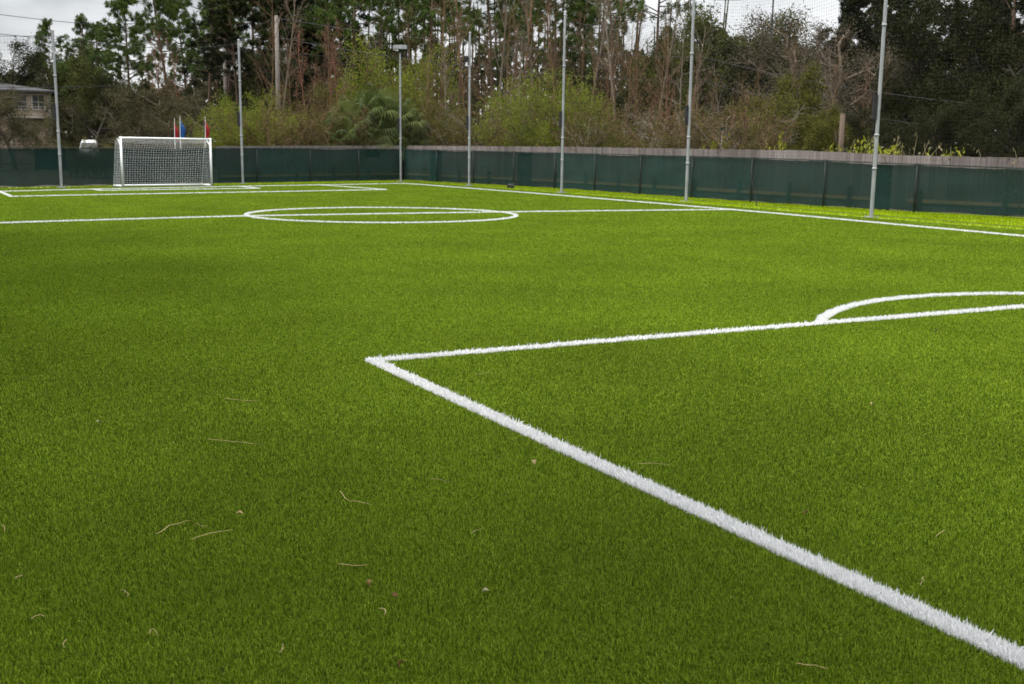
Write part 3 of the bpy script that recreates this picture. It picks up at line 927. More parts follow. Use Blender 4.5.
def shrub(seed, lm, wm, H=4.0, stems=9, n_leaf=5000, size=.080, name='shrub', clump=.14, spread=.8):
    rng = rng_(seed); S, T = [], []
    cfg = dict(levels=3, seg=[7, 4, 3], wig=[.12, .2, .25], up=[.05, .05, .02], kids=[9, 5, 0], first=[.15, .15], ang=[(25, 65), (25, 70)],
               len=[.42, .5], leaf_from=1, rk=.5, rmin=.006, taper=.8)
    for i in range(stems):
        a = rng.uniform(0, 6.28); tilt = rng.uniform(.05, spread)
        branch(S, T, np.array([math.cos(a), math.sin(a), 0]) * rng.uniform(0, .35), np.array([math.cos(a) * tilt, math.sin(a) * tilt, 1.]), H * rng.uniform(.55, 1.05), .03, 0, cfg, rng)
    lf = None
    if n_leaf:
        n_leaf = int(n_leaf * 2.4); T = np.array(T); lf = MB(); k = rng.integers(0, len(T), n_leaf); tn = (.5 + rng.normal(0, .25, len(T)))[k]
        lf.leaves(T[k] + rng.normal(0, clump, (n_leaf, 3)), size, rng, .5, tint=tn)
    return make_kind(name, 'shrub' if name != 'brush_thicket' else 'brush', seg_mesh(S, .005), M[wm], lf, M[lm] if n_leaf else None, 'stems', 'foliage')


def fan_palm(seed, H=3.4, fans=30):
    rng = rng_(seed)
    wd = MB(); zc = H * .62
    z = np.linspace(0, zc, 7); wd.path(np.stack([.04 * np.sin(z * 2), .03 * np.cos(z * 2), z], 1), .16 + .02 * np.sin(z * 9), 10)
    lf = MB(); dl = MB()
    for i in range(fans):
        f = (i + rng.uniform(0, 1)) / fans
        el = math.radians(85 - 135 * f + rng.normal(0, 8)); a = i * 2.399 + rng.normal(0, .2)
        d = np.array([math.cos(a) * math.cos(el), math.sin(a) * math.cos(el), math.sin(el)])
        L = rng.uniform(.7, 1.15); base = np.array([0, 0, zc - .1 - .3 * f])
        mid = base + d * L * .55; hub = mid + nrm(d + np.array([0, 0, -.25])) * L * .45
        wd.path([base, mid, hub], [.02, .016, .012], 4)
        ax = nrm(hub - mid); sd = nrm(np.cross(ax, np.array([0, 0, 1.]) + rng.normal(0, .15, 3))); nn = np.cross(sd, ax)
        R = rng.uniform(.75, 1.1); m = 26
        dead = f > .86
        tgt = dl if dead else lf
        tn = np.clip(.5 + rng.normal(0, .2), 0, 1)
        for q in range(m):
            th = math.radians(-125 + 250 * (q + .5) / m)
            dr = ax * math.cos(th) + sd * math.sin(th)
            w_ = np.cross(dr, nn) * .026 * R
            k1 = hub + dr * R * .55 + nn * .06 * math.cos(th * 2); k2 = hub + dr * R * .97 + np.array([0, 0, -.30 * R - .2 * rng.uniform()])
            tgt.add([hub, k1 - w_, k2, k1 + w_], [[0, 1, 2, 3]], tint=np.clip(tn + rng.normal(0, .08), 0, 1))
    p = make_kind('fan_palm', 'palm', wd, M['bark_grey'], lf, M['palm'], 'trunk', 'fronds')
    p[1].append(dl.build('dead_fronds', M['palm_dead'], p[0]))
    return p


def weed(seed, H=1.0, leafy=True, stalks=7):
    rng = rng_(seed); st = MB(); lf = MB(); C = []
    for i in range(stalks):
        a = rng.uniform(0, 6.28); b = np.array([math.cos(a), math.sin(a), 0]) * rng.uniform(0, .25); h = H * rng.uniform(.6, 1.05)
        p = [b, b + np.array([rng.normal(0, .06), rng.normal(0, .06), h * .5]), b + np.array([rng.normal(0, .14), rng.normal(0, .14), h])]
        st.path(p, [.009, .007, .004], 4, tint=rng.uniform(.2, .9))
        for f in np.linspace(.25, 1, 16 if leafy else 8):
            q = (p[0] + (p[1] - p[0]) * f * 2) if f < .5 else (p[1] + (p[2] - p[1]) * (f * 2 - 1))
            C += [q + rng.normal(0, .045, 3) for _ in range(3 if leafy else 1)]
    lf.leaves(np.array(C), .105 if leafy else .07, rng, .5)
    return make_kind('tall_weed', 'weed', st, M['weed_stalk'], lf, M['weed'] if leafy else M['weed_stalk'], 'stalks', 'leaves')


# --- landmarks used to say where a plant stands
def where(u):
    for lim, s in ((30, 'at the far left edge'), (56, 'beside the house'), (117, 'between the leftmost pole and the goal'), (214, 'behind the white goal'), (241, 'just right of the goal'),
                   (340, 'between the pole by the goal and the palms'), (401, 'by the palms left of the lamp post'), (470, 'between the lamp post and the speaker pole'),
                   (562, 'between the two slim middle net poles'), (690, 'left of the halfway line pole'), (780, 'right of the halfway line pole'),
                   (872, 'left of the closest net pole'), (950, 'right of the closest net pole'), (2000, 'at the right edge of the view')):
        if u < lim: return s


ROWS = []      # (proto, base_h, u, dist, top row, wide, description, group)


def row(protos, base_h, desc, group, items, wide=1.0):
    for i, it in enumerate(items):
        u, D, y = it[:3]; wdt = it[3] if len(it) > 3 else wide
        ROWS.append([protos[i % len(protos)], base_h, u, D, y, wdt, it[4] if len(it) > 4 else desc, group])


pines = [pine(101, crown_from=.60, dense=.85), pine(102, crown_from=.52), pine(103, crown_from=.66, dense=.85), pine(104, dense=1.25, crown_from=.45)]
dpines = [pine(111, 'pine_dark', 1.3, .35), pine(112, 'pine_dark', 1.4, .25)]
row(pines, 20, 'tall sparse pine', 'tall pines of the wood', [
    (62, 112, 31), (86, 104, 28), (100, 116, 34), (131, 100, 2), (147, 122, 40), (172, 88, -34), (206, 94, -32), (188, 118, 6), (229, 100, -30), (250, 88, -46),
    (268, 98, -20), (296, 92, -40), (322, 84, -52), (352, 80, -44), (374, 92, -26), (400, 100, -30), (424, 88, -48), (442, 112, -18), (462, 96, -34),
    (490, 82, -54), (508, 104, -22), (530, 92, -40), (548, 98, -46), (567, 110, -14), (612, 88, -50), (590, 120, -6), (655, 90, -48)])
row(dpines, 20, 'dark full pine', 'dark pines of the wood', [
    (848, 72, -20), (832, 74, 2), (868, 70, -12), (884, 74, -36), (912, 84, -4), (905, 66, 30), (962, 58, -60), (1004, 54, -70), (1045, 48, -70), (985, 72, -60),
    (240, 80, -30), (285, 84, -60), (310, 96, -40), (338, 88, -50), (215, 104, 4)], 1.15)
odark = [oak(121, 'oak_dark', n_leaf=19000, size=.15, clump=.30), oak(122, 'oak_dark', kids=(12, 7, 5), n_leaf=19000, size=.15, clump=.30)]
oolive = [oak(123, 'oak_olive', n_leaf=18000, size=.17), oak(124, 'oak_olive', n_leaf=17000, size=.17)]
obrown = [oak(125, 'oak_brown', n_leaf=14000, size=.15, bark='bark_grey'), oak(126, 'oak_brown', n_leaf=12000, size=.15, bark='bark_grey')]
omoss = [oak(127, 'moss_grey', n_leaf=8000, size=.13, bark='bark_grey')]
row(odark, 12, 'dark dense evergreen oak', 'dark oaks of the wood', [
    (6, 112, 50), (34, 118, 54), (-20, 100, 60), (60, 108, 84), (92, 96, 80), (118, 104, 84), (205, 82, 92), (188, 96, 84), (245, 76, 60), (300, 78, 52), (330, 82, 44),
    (770, 76, 40), (744, 84, 50), (720, 72, 86), (880, 62, 62), (925, 60, 40), (950, 56, 10), (985, 52, 20), (1015, 47, 0), (1045, 44, 30), (905, 54, 88), (960, 47, 80), (1005, 42, 85), (600, 96, 66), (570, 104, 72), (640, 92, 60), (872, 46, 112), (908, 43, 104), (944, 42, 110), (982, 40, 100), (1020, 39, 104)], 1.1)
row(oolive, 12, 'rounded olive green oak', 'olive oaks of the wood', [(694, 82, 17), (722, 86, 14), (748, 90, 20), (762, 84, 34), (668, 92, 30), (640, 104, 44), (80, 112, 48), (106, 100, 56)], 1.0)
row(obrown, 12, 'dull brownish oak', 'brown oaks behind the goal', [
    (12, 78, 82), (-4, 84, 82), (41, 88, 114), (70, 102, 94), (102, 104, 84), (128, 72, 80), (150, 78, 76), (170, 70, 84), (192, 72, 80), (208, 68, 92), (140, 66, 104), (176, 64, 108), (109, 104, 100), (-14, 74, 90)], 1.15)
row(omoss, 12, 'grey mossy oak', 'mossy grey oaks', [(797, 68, 4), (826, 62, 14), (852, 60, 40), (810, 58, 60)], 1.1)
cedars = [oak(131, 'cedar', H=8, n_leaf=15000, size=.125, clump=.26, kids=(16, 6, 4), spread=.42, first=.06, name='cedar_tree'), oak(132, 'cedar', H=8, n_leaf=15000, size=.125, clump=.28, kids=(15, 6, 4), spread=.48, first=.06, name='cedar_tree')]
row(cedars, 8, 'bushy yellowish cedar', 'bushy cedars', [(789, 52, 66), (764, 50, 86), (818, 49, 104), (800, 47, 108), (745, 52, 104), (836, 50, 118)], 1.0)

bare = [bare_tree(141, 'twig_brown'), bare_tree(142, 'twig_brown', kids=(18, 7, 5)), bare_tree(143, 'bark_grey', first=.4, kids=(14, 6, 5)), bare_tree(144, 'twig_brown', r=.09, first=.2, kids=(20, 6, 5))]
bare_red = [bare_tree(145, 'twig_red', leaf='dead_leaf', nleaf=900)]
bare_pale = [bare_tree(146, 'twig_pale', r=.10, spread=(35, 75), first=.25, kids=(12, 5, 4))]
row(bare, 14, 'slender leafless brown tree', 'leafless trees of the wood', [
    (156, 92, 50), (264, 66, 10), (276, 72, -10), (290, 64, 50), (304, 62, 66), (318, 66, 40), (334, 68, 60), (410, 72, 20), (420, 64, 40), (434, 70, -10), (446, 62, 50), (456, 66, 10), (468, 72, -30), (480, 62, 40),
    (494, 68, -40), (502, 60, 20), (514, 66, -30), (524, 60, 40), (536, 70, -30), (546, 62, 10), (558, 66, -20), (572, 58, 30), (580, 62, -30), (590, 56, 40), (598, 62, 0), (606, 56, 60), (616, 60, -30), (624, 54, 30),
    (632, 58, 20), (640, 54, 60), (648, 60, -10), (656, 52, 50), (664, 56, 20), (672, 52, 70), (680, 54, 30), (690, 50, 76), (700, 52, 60), (712, 50, 86), (724, 54, 66), (736, 50, 80), (756, 56, 70),
    (820, 56, 50), (838, 54, 56), (856, 52, 70), (872, 56, 60), (785, 62, 40), (390, 76, 30), (370, 70, 50)], 1.0)
row(bare_red, 14, 'slender tree with reddish leaves', 'reddish trees', [(166, 84, 50), (182, 86, 54), (312, 66, 46), (326, 68, 44), (648, 50, 94), (660, 49, 100), (345, 66, 52)], 1.1)
row(bare_pale, 14, 'pale leaning dead tree', 'pale dead trees', [(503, 57, 58), (516, 60, 46), (690, 49, 84), (676, 51, 40)], 1.2)

thick = [shrub(151, 'shrub_olive', 'twig_brown', n_leaf=1300, stems=14, name='brush_thicket'), shrub(152, 'shrub_olive', 'twig_brown', n_leaf=600, stems=16, name='brush_thicket'), shrub(153, 'oak_brown', 'twig_pale', n_leaf=300, stems=12, name='brush_thicket')]
items = []
r_ = random.Random(4)
for u in list(range(262, 342, 13)) + list(range(408, 760, 12)):
    D = (58 if u < 420 else 60 - (u - 420) * .055) if u < 700 else 44 - (u - 700) * .03
    items.append((u + r_.uniform(-4, 4), D + r_.uniform(-2, 4), r_.uniform(98, 122) if u < 860 else r_.uniform(126, 142)))
row(thick, 4, 'tangled brown brush', 'brush along the wooden fence', items, 1.1)
bright = [shrub(161, 'shrub_bright', 'twig_brown', n_leaf=4600), shrub(162, 'shrub_bright', 'twig_brown', n_leaf=4000, spread=.5), shrub(163, 'shrub_bright', 'twig_brown', n_leaf=4200, spread=1.0)]
row(bright, 4, 'bright yellow green shrub', 'bright leafy shrubs', [
    (222, 58, 112), (234, 57, 106), (246, 58, 98), (258, 57, 101), (268, 59, 104), (280, 60, 118), (362, 70, 60), (378, 71, 50), (393, 70, 56), (404, 72, 76), (372, 72, 78),
    (520, 56, 86), (532, 54, 80), (546, 55, 84), (556, 53, 88), (566, 54, 78), (540, 52, 108), (574, 53, 110)], .8)
olive = [shrub(171, 'shrub_olive', 'twig_brown', n_leaf=3800), shrub(172, 'shrub_olive', 'twig_brown', n_leaf=3200, spread=1.0)]
row(olive, 4, 'dull olive green shrub', 'olive shrubs along the fence', [
    (70, 59, 140), (77, 58, 144), (88, 60, 147.5), (98, 58, 144), (104, 59, 139), (286, 57, 128), (298, 56, 132), (312, 56, 130), (326, 56, 126), (418, 58, 104), (430, 57, 110), (442, 56, 108), (454, 56, 114), (466, 55, 116), (480, 54, 112), (492, 54, 118), (586, 51, 116), (600, 50, 124), (684, 45, 126), (704, 44, 122),
    (722, 43, 130), (650, 47, 130), (630, 48, 126), (772, 43, 128), (612, 49, 118), (292, 60, 92), (320, 60, 98), (306, 62, 104), (334, 60, 96), (436, 60, 100)], 1.0)
palms = [fan_palm(181), fan_palm(182, fans=36)]
row(palms, 3.4, 'drooping fan palm', 'fan palms', [(346, 2.6, 102), (362, 3.2, 94), (377, 2.8, 90), (390, 3.4, 96), (402, 2.6, 104), (364, 1.9, 118), (385, 1.9, 122), (341, 2.0, 120), (405, 2.2, 126), (358, 1.8, 128)], .85)
weeds = [weed(191), weed(192, stalks=9), weed(193, stalks=5)]
stalks = [weed(194, leafy=False), weed(195, leafy=False, stalks=5)]
row(weeds, 1.0, 'yellow weed over the fence', 'yellow weeds over the fence', [(834, 1.3, 150), (846, 0.7, 147), (857, 1.4, 139), (868, 1.1, 144), (882, 0.9, 142), (890, 0.5, 148), (872, 0.9, 150), (945, 1.0, 149), (964, 1.3, 150), (900, 0.5, 149), (770, 0.5, 145), (930, 0.5, 152), (780, 0.5, 140), (712, 0.9, 138), (724, 1.3, 136)], .55)
row(stalks, 1.0, 'thin dry weed over the fence', 'dry stalks over the fence', [(850, 0.5, 142), (862, 0.9, 136), (875, 1.0, 138), (895, 1.0, 140), (906, 0.7, 135), (915, 1.0, 139), (925, 1.0, 146), (938, 1.1, 144), (952, 0.9, 148), (984, 1.3, 146), (1010, 0.5, 150), (886, 0.7, 134)], 1.0)

# give each plant a label that tells it apart: its look, then its place between landmarks, then its order there
ROWS.sort(key=lambda r: r[2])
cnt, idx = {}, {}
for r in ROWS:
    k = (r[6], where(r[2])); cnt[k] = cnt.get(k, 0) + 1
ORD = ['leftmost', 'second from left', 'third from left', 'fourth from left', 'fifth from left', 'sixth from left', 'seventh from left', 'eighth from left']
rr = random.Random(9)
for proto, bh, u, D, y, wdt, desc, group in ROWS:
    D = fence_dist(u) + D if D < 20 else max(D, fence_dist(u) + 2.5)
    k = (desc, where(u)); i = idx.get(k, 0); idx[k] = i + 1; n = cnt[k]
    if n == 1: lab = '%s %s' % k
    elif n > 4: lab = '%s, one of several %s' % k
    else: lab = '%s, %s %s' % (k[0], 'rightmost' if i == n - 1 else ORD[i], k[1])
    lab = lab.replace(', one of several', '')
    put(proto, u, D, rise(u, D, y), bh, lab, rr.uniform(0, 6.28), group, wdt)


# unseen oaks added beside the camera on the left to shade the near turf corner
shade = [oak(128, 'oak_dark', n_leaf=42000, size=.24, clump=.45, kids=(14, 7, 5)), oak(129, 'oak_dark', n_leaf=42000, size=.24, clump=.45, kids=(14, 7, 5))]
for pr_, (x_, y_, h_, w_, lab) in zip(shade, ((-2.9, 3.3, 11.5, .72, 'unseen oak added left of the camera to shade the near turf corner'), (-2.6, .2, 11.5, .74, 'unseen oak added for shade just behind the camera on the left'))):
    pr_[0].location = (x_, y_, 0); pr_[0].scale = (h_ / 12 * w_, h_ / 12 * w_, h_ / 12); pr_[0]['label'] = lab


SIDE = [(-4.6, 9.5, 11.0, .85, 'unseen oak added for shade left of the turf, third from the camera'), (-4.8, 15.0, 12.0, .85, 'unseen oak added for shade left of the turf, fourth from the camera'), (-5.2, 21.0, 12.0, .9, 'unseen oak added for shade left of the turf, farthest from the camera')]
for i_, (x_, y_, h_, w_, lab) in enumerate(SIDE):  # more out-of-view oaks, added to darken the left side of the turf
    dup(shade[i_ % 2][0], shade[i_ % 2][1], (x_, y_, 0), 1.3 + i_, (h_ / 12 * w_, h_ / 12 * w_, h_ / 12), lab)

# far wood closing the view: one mass
def far_wood():
    rng = rng_(77); mb = MB(); n = 60000
    u = rng.uniform(-160, 1200, n); D = rng.uniform(118, 150, n)
    prof = np.interp(u, [-160, 0, 60, 110, 160, 210, 260, 350, 420, 560, 620, 700, 800, 900, 1024, 1200], [70, 72, 80, 88, 98, 70, 60, 54, 54, 52, 48, 40, 50, 44, 20, 0])
    prof = prof + 10 * np.sin(u / 9.0) + 7 * np.sin(u / 4.1 + 1)
    a = YAW + np.arctan((u - 512) * .985 / FPX)
    top = CAMH + D * np.cos(a - YAW) * (148 - prof) / FPX
    z = top * rng.uniform(0, 1, n) ** .8
    c = np.stack([D * np.sin(a), D * np.cos(a), z], 1)
    mb.leaves(c, .75, rng, .6)
    m = 190
    u = rng.uniform(330, 720, m); a = YAW + np.arctan((u - 512) * .985 / FPX); D = rng.uniform(100, 135, m)
    b = np.stack([D * np.sin(a), D * np.cos(a), 0 * D], 1)
    t = b + np.stack([rng.normal(0, .5, m), rng.normal(0, .5, m), rng.uniform(8, 17, m)], 1)
    mb.tubes(b, t, rng.uniform(.09, .17, m), .05, 5, tint=rng.uniform(.3, 1, m))
    tag(mb.build('woodland', M['wood_far']), 'dim brown green wood closing the view behind the nearer trees', 'woodland', kind='stuff')


far_wood()


# ------------------------------------------------------------------ utility poles, wires, posts
def utility_pole(u, D, y, label, arm=True):
    x, yy = at(u, D); h = rise(u, D, y)
    t = thing('utility_pole', label, 'utility pole', (x, yy, 0), 0, 'wooden utility poles')
    mb = MB(); mb.tubes([[0, 0, 0]], [[0, 0, h]], .17, .12, 12, caps=True); mb.build('shaft', M['pole_wood'], t, True)
    if arm:
        mb = MB(); mb.tubes([[.13, -.05, h - .5]], [[.13, -.05, h - .15]], .05, .05, 8, caps=True); mb.build('insulator', M['house_trim'], t, True)
    return np.array([x, yy, h])


pa = utility_pole(277, 72, 22, 'pale grey wooden utility pole rising from the shrubs right of the goal')
pb = utility_pole(225, 86, 34, 'brown weathered utility pole between the dark pines and the bright shrub')
pl = np.array([*at(-120, 70), rise(-120, 70, 2)])
pr = np.array([*at(700, 58), rise(700, 58, 62)])
pr2 = np.array([*at(1100, 42), rise(1100, 42, 116)])


def wire(a, b, sag, r, label):
    n = 24; t = np.linspace(0, 1, n + 1)[:, None]
    P = a + (b - a) * t; P[:, 2] -= (sag * 4 * t * (1 - t))[:, 0]
    O = P[0].copy(); mb = MB(); mb.path(P - O, r, 5)
    o = mb.build('power_line', M['black']); o.location = O
    tag(o, label, 'power line', 'overhead lines')


D_ = np.array([0, 0, 1.])
wire(pl, pb - .1 * D_, .5, .018, 'upper overhead line crossing the pale sky left of the pines')
wire(pl - 1.1 * D_, pb - 1.0 * D_, .6, .018, 'lower overhead line crossing the pale sky left of the pines')
wire(pb - 3.4 * D_, pl - 4.6 * D_, .5, .016, 'overhead line running in front of the trees above the goal')
wire(pb - .1 * D_, pa - .1 * D_, .3, .016, 'short overhead line joining the two wooden utility poles')
wire(pa - .15 * D_, pr, .4, .014, 'upper overhead line passing before the bare trees in the middle')
wire(pa - 1.3 * D_, pr - 1.2 * D_, .5, .014, 'lower overhead line passing before the bare trees in the middle')
wire(pr, pr2, .4, .012, 'upper overhead line passing before the dark trees on the right')
wire(pr - 1.2 * D_, pr2 - .9 * D_, .4, .012, 'lower overhead line passing before the dark trees on the right')

x, y = at(838, 41); h = rise(838, 41, 115)
mb = MB(); mb.tubes([[0, 0, -.1], [0, 0, h - .03]], [[0, 0, h - .03], [0, 0, h]], [.10, .095], [.095, .07], 12, caps=True)
o = mb.build('wooden_post', M['post_brown'], None, True); o.location = (x, y, 0)
tag(o, 'short brown wooden post standing behind the fence left of the closest net pole', 'post')
x, y = at(719, 41); h = rise(719, 41, 128)
t = thing('marker_post', 'small dark marker on a thin post behind the wooden fence', 'marker', (x, y, 0))
mb = MB(); mb.tubes([[0, 0, 0]], [[0, 0, h]], .025, .025, 8, caps=True); mb.build('post', M['pole_wood'], t, True)
mb = MB(); mb.box((0, -.03, h - .06), (.2, .03, .11)); mb.build('plate', M['black'], t)


# ------------------------------------------------------------------ house
def house():
    x, y = at(50, 104); ang = math.radians(-9)
    eave = rise(50, 100, 91)
    t = thing('house', 'beige two storey house with a grey hipped roof behind the leftmost pole', 'house', (x, y, 0), ang)
    W, Dp = 15.0, 10.0      # runs to -x from the right corner
    mb = MB(); mb.box((-W / 2, Dp / 2, eave / 2), (W, Dp, eave)); mb.build('wall', M['house_wall'], t)
    ov = .6; rh = .85
    e = np.array([[-W - ov, -ov, eave], [ov, -ov, eave], [ov, Dp + ov, eave], [-W - ov, Dp + ov, eave], [-W + 4.5, Dp / 2, eave + rh], [-4.5, Dp / 2, eave + rh]])
    lo = e[:4] - np.array([0, 0, .16])
    mb = MB(); mb.add(np.concatenate([e, lo]), [[0, 1, 5, 4], [2, 3, 4, 5], [0, 6, 7, 1], [1, 7, 8, 2], [2, 8, 9, 3], [3, 9, 6, 0], [6, 9, 8, 7]], [[1, 2, 5], [3, 0, 4]])
    mb.build('roof', M['roof'], t)
    mb = MB(); mb.box((-W / 2, -ov - .02, eave - .09), (W + 2 * ov, .05, .13)); mb.build('gutter', M['roof'], t)
    def win(cx, cz, w_, h_, m2=True):
        f = MB()
        for sx in (-1, 1): f.box((cx + sx * (w_ / 2 + .05), -.03, cz), (.10, .08, h_ + .2))
        f.box((cx, -.03, cz + h_ / 2 + .05), (w_, .08, .10)); f.box((cx, -.05, cz - h_ / 2 - .05), (w_ + .3, .14, .10))
        f.box((cx, -.028, cz), (.05, .05, h_)); f.box((cx, -.027, cz), (w_, .04, .05))
        fo = f.build('window', M['house_trim'], t)
        g = MB(); g.box((cx, -.012, cz), (w_, .02, h_)); g.build('pane', M['glass'], fo)
    for cx in (-.9, -2.3, -4.6, -7.0, -9.4, -11.8): win(cx, eave - .95, .9 if cx > -3 else 1.1, 1.15)
    for cx in (-2.0, -4.6, -7.0, -9.4, -11.8): win(cx, eave - 3.4, 1.0, 1.2)
    mb = MB(); mb.box((-1.9, -.45, eave - 2.25), (3.0, .9, .14)); bal = mb.build('balcony', M['house_trim'], t)
    mb = MB()
    for k in range(14): mb.box((-3.35 + k * .223, -.86, eave - 1.78), (.03, .03, .8))
    mb.box((-1.9, -.86, eave - 1.36), (3.0, .05, .05)); mb.build('railing', M['house_trim'], bal)
    for cx in (-.06, -3.2):
        mb = MB(); mb.box((cx, -.06, eave / 2), (.22, .09, eave - .3)); mb.build('corner_board', M['house_trim'], t)


house()


# ------------------------------------------------------------------ parked car (only its roof shows)
def car():
    x, y = at(87, 95)
    t = thing('parked_car', 'white parked car whose roof shows above the screen left of the goal', 'car', (x, y, 0), math.radians(80))
    t.scale = (1.1, .80, 1.13)
    # side profile extruded across the width with tumblehome
    prof = np.array([(-2.2, .35), (-2.25, .75), (-2.1, 1.0), (-1.7, 1.08), (-1.15, 1.66), (-.4, 1.80), (.5, 1.78), (1.25, 1.12), (2.0, .98), (2.25, .7), (2.2, .35)])
    def yw(z): return .88 if z < 1.05 else .88 - .22 * (z - 1.05) / .7
    mb = MB(); n = len(prof)
    V = [(px, s * yw(pz), pz) for s in (-1, 1) for px, pz in prof]
    mb.add(V, [[i, i + 1, n + i + 1, n + i] for i in range(n - 1)] + [[n - 1, 0, n, 2 * n - 1]])
    for s in (0, 1):
        o = s * n
        mb.add([V[o + i] for i in range(n)], [[0, 1, 9, 10], [1, 2, 8, 9], [2, 3, 7, 8], [3, 4, 6, 7]], [[4, 5, 6]])
    mb.build('body', M['car_white'], t)
    for s in (-1, 1):
        mb = MB(); z0, z1 = 1.12, 1.60
        pts = [(-1.5, z0), (-1.05, z1), (.45, z1), (1.0, z0)]
        mb.add([(px, s * (yw(pz) + .006), pz) for px, pz in pts], [[0, 1, 2, 3]]); mb.build('side_window', M['glass'], t)
    mb = MB(); mb.add([(.62, -.68, 1.70), (1.18, -.8, 1.20), (1.18, .8, 1.20), (.62, .68, 1.70)], [[0, 1, 2, 3]]); mb.V[0] += np.array([.012, 0, .012], np.float32); mb.build('windscreen', M['glass'], t)
    mb = MB(); mb.add([(-1.22, -.68, 1.58), (-1.62, -.8, 1.16), (-1.62, .8, 1.16), (-1.22, .68, 1.58)], [[0, 1, 2, 3]]); mb.V[0] += np.array([-.012, 0, .012], np.float32); mb.build('rear_window', M['glass'], t)
    for px in (-1.4, 1.4):
        for s in (-1, 1):
            mb = MB(); mb.tubes([[px, s * .70, .33]], [[px, s * .905, .33]], .33, .33, 18, caps=True); wh = mb.build('wheel', M['rubber'], t)
            mb = MB(); mb.tubes([[px, s * .88, .33]], [[px, s * .915, .33]], .20, .18, 14, caps=True); mb.build('rim', M['galv'], wh)


car()


# ------------------------------------------------------------------ feather flags behind the goal
def flag(u, D, y, mat, label, wide=.34):
    x, yy = at(u, D); h = rise(u, D, y)
    t = thing('feather_flag', label, 'flag', (x, yy, 0), math.radians(-10), 'feather flags')
    mb = MB(); mb.path([(0, 0, 0), (0, 0, h * .7), (.02, 0, h)], [.022, .016, .008], 8); mb.build('pole', M['white_paint'], t, True)
    n = 12; V = []
    z0 = h * .66
    for i in range(n + 1):
        f = i / n; z = z0 + (h - .06 - z0) * f
        wd = wide * (.55 + .45 * math.sin(math.pi * min(1, f * 1.0) * .9 + .35)) * (1 if f < .6 else max(.10, 1 - (f - .6) / .42))
        V.append((.02 * f, .012, z)); V.append((.02 * f + wd * .55, .012 + .05 * math.sin(f * 7), z - .04)); V.append((.02 * f + wd, .012 + .08 * math.sin(f * 7 + 1), z - .10))
    Q = [[3 * i + k, 3 * i + k + 1, 3 * i + k + 4, 3 * i + k + 3] for i in range(n) for k in (0, 1)]
    mb = MB(); mb.add(V, Q)
    o = mb.build('cloth', mat, t, True)
    md = o.modifiers.new('thickness', 'SOLIDIFY'); md.thickness = .006


flag(172.6, 53.5, 119, M['flag_red'], 'red feather flag standing left of the blue flag behind the goal', .17)
flag(178.2, 53.5, 117, M['flag_blue'], 'blue feather flag standing behind the goal', .22)
flag(203.4, 54.5, 117.5, M['flag_red'], 'red feather flag standing alone behind the right end of the goal', .18)


# ------------------------------------------------------------------ small things on the ground
def bag():
    me = MB(); rng = rng_(8); n, m = 14, 10; V = []
    for j in range(m + 1):
        ph = math.pi * j / m
        for i in range(n):
            th = 2 * math.pi * i / n; k = 1 + .12 * math.sin(3 * th + j) + rng.normal(0, .03)
            V.append((.17 * k * math.sin(ph) * math.cos(th), .13 * k * math.sin(ph) * math.sin(th), .10 + .10 * math.cos(ph) * (1 + .1 * math.sin(th))))
    Q = [[j * n + i, j * n + (i + 1) % n, (j + 1) * n + (i + 1) % n, (j + 1) * n + i] for j in range(m) for i in range(n)]
    me.add(V, Q)
    t = thing('sandbag', 'small black sandbag lying at the foot of the right screen', 'sandbag', (22.75, 41.5, 0))
    me.build('sack', M['black'], t, True)
    mb = MB(); mb.path([(.10, 0, .17), (.17, .02, .22), (.22, .03, .20)], [.03, .035, .02], 7); mb.build('neck', M['black'], t, True)


bag()

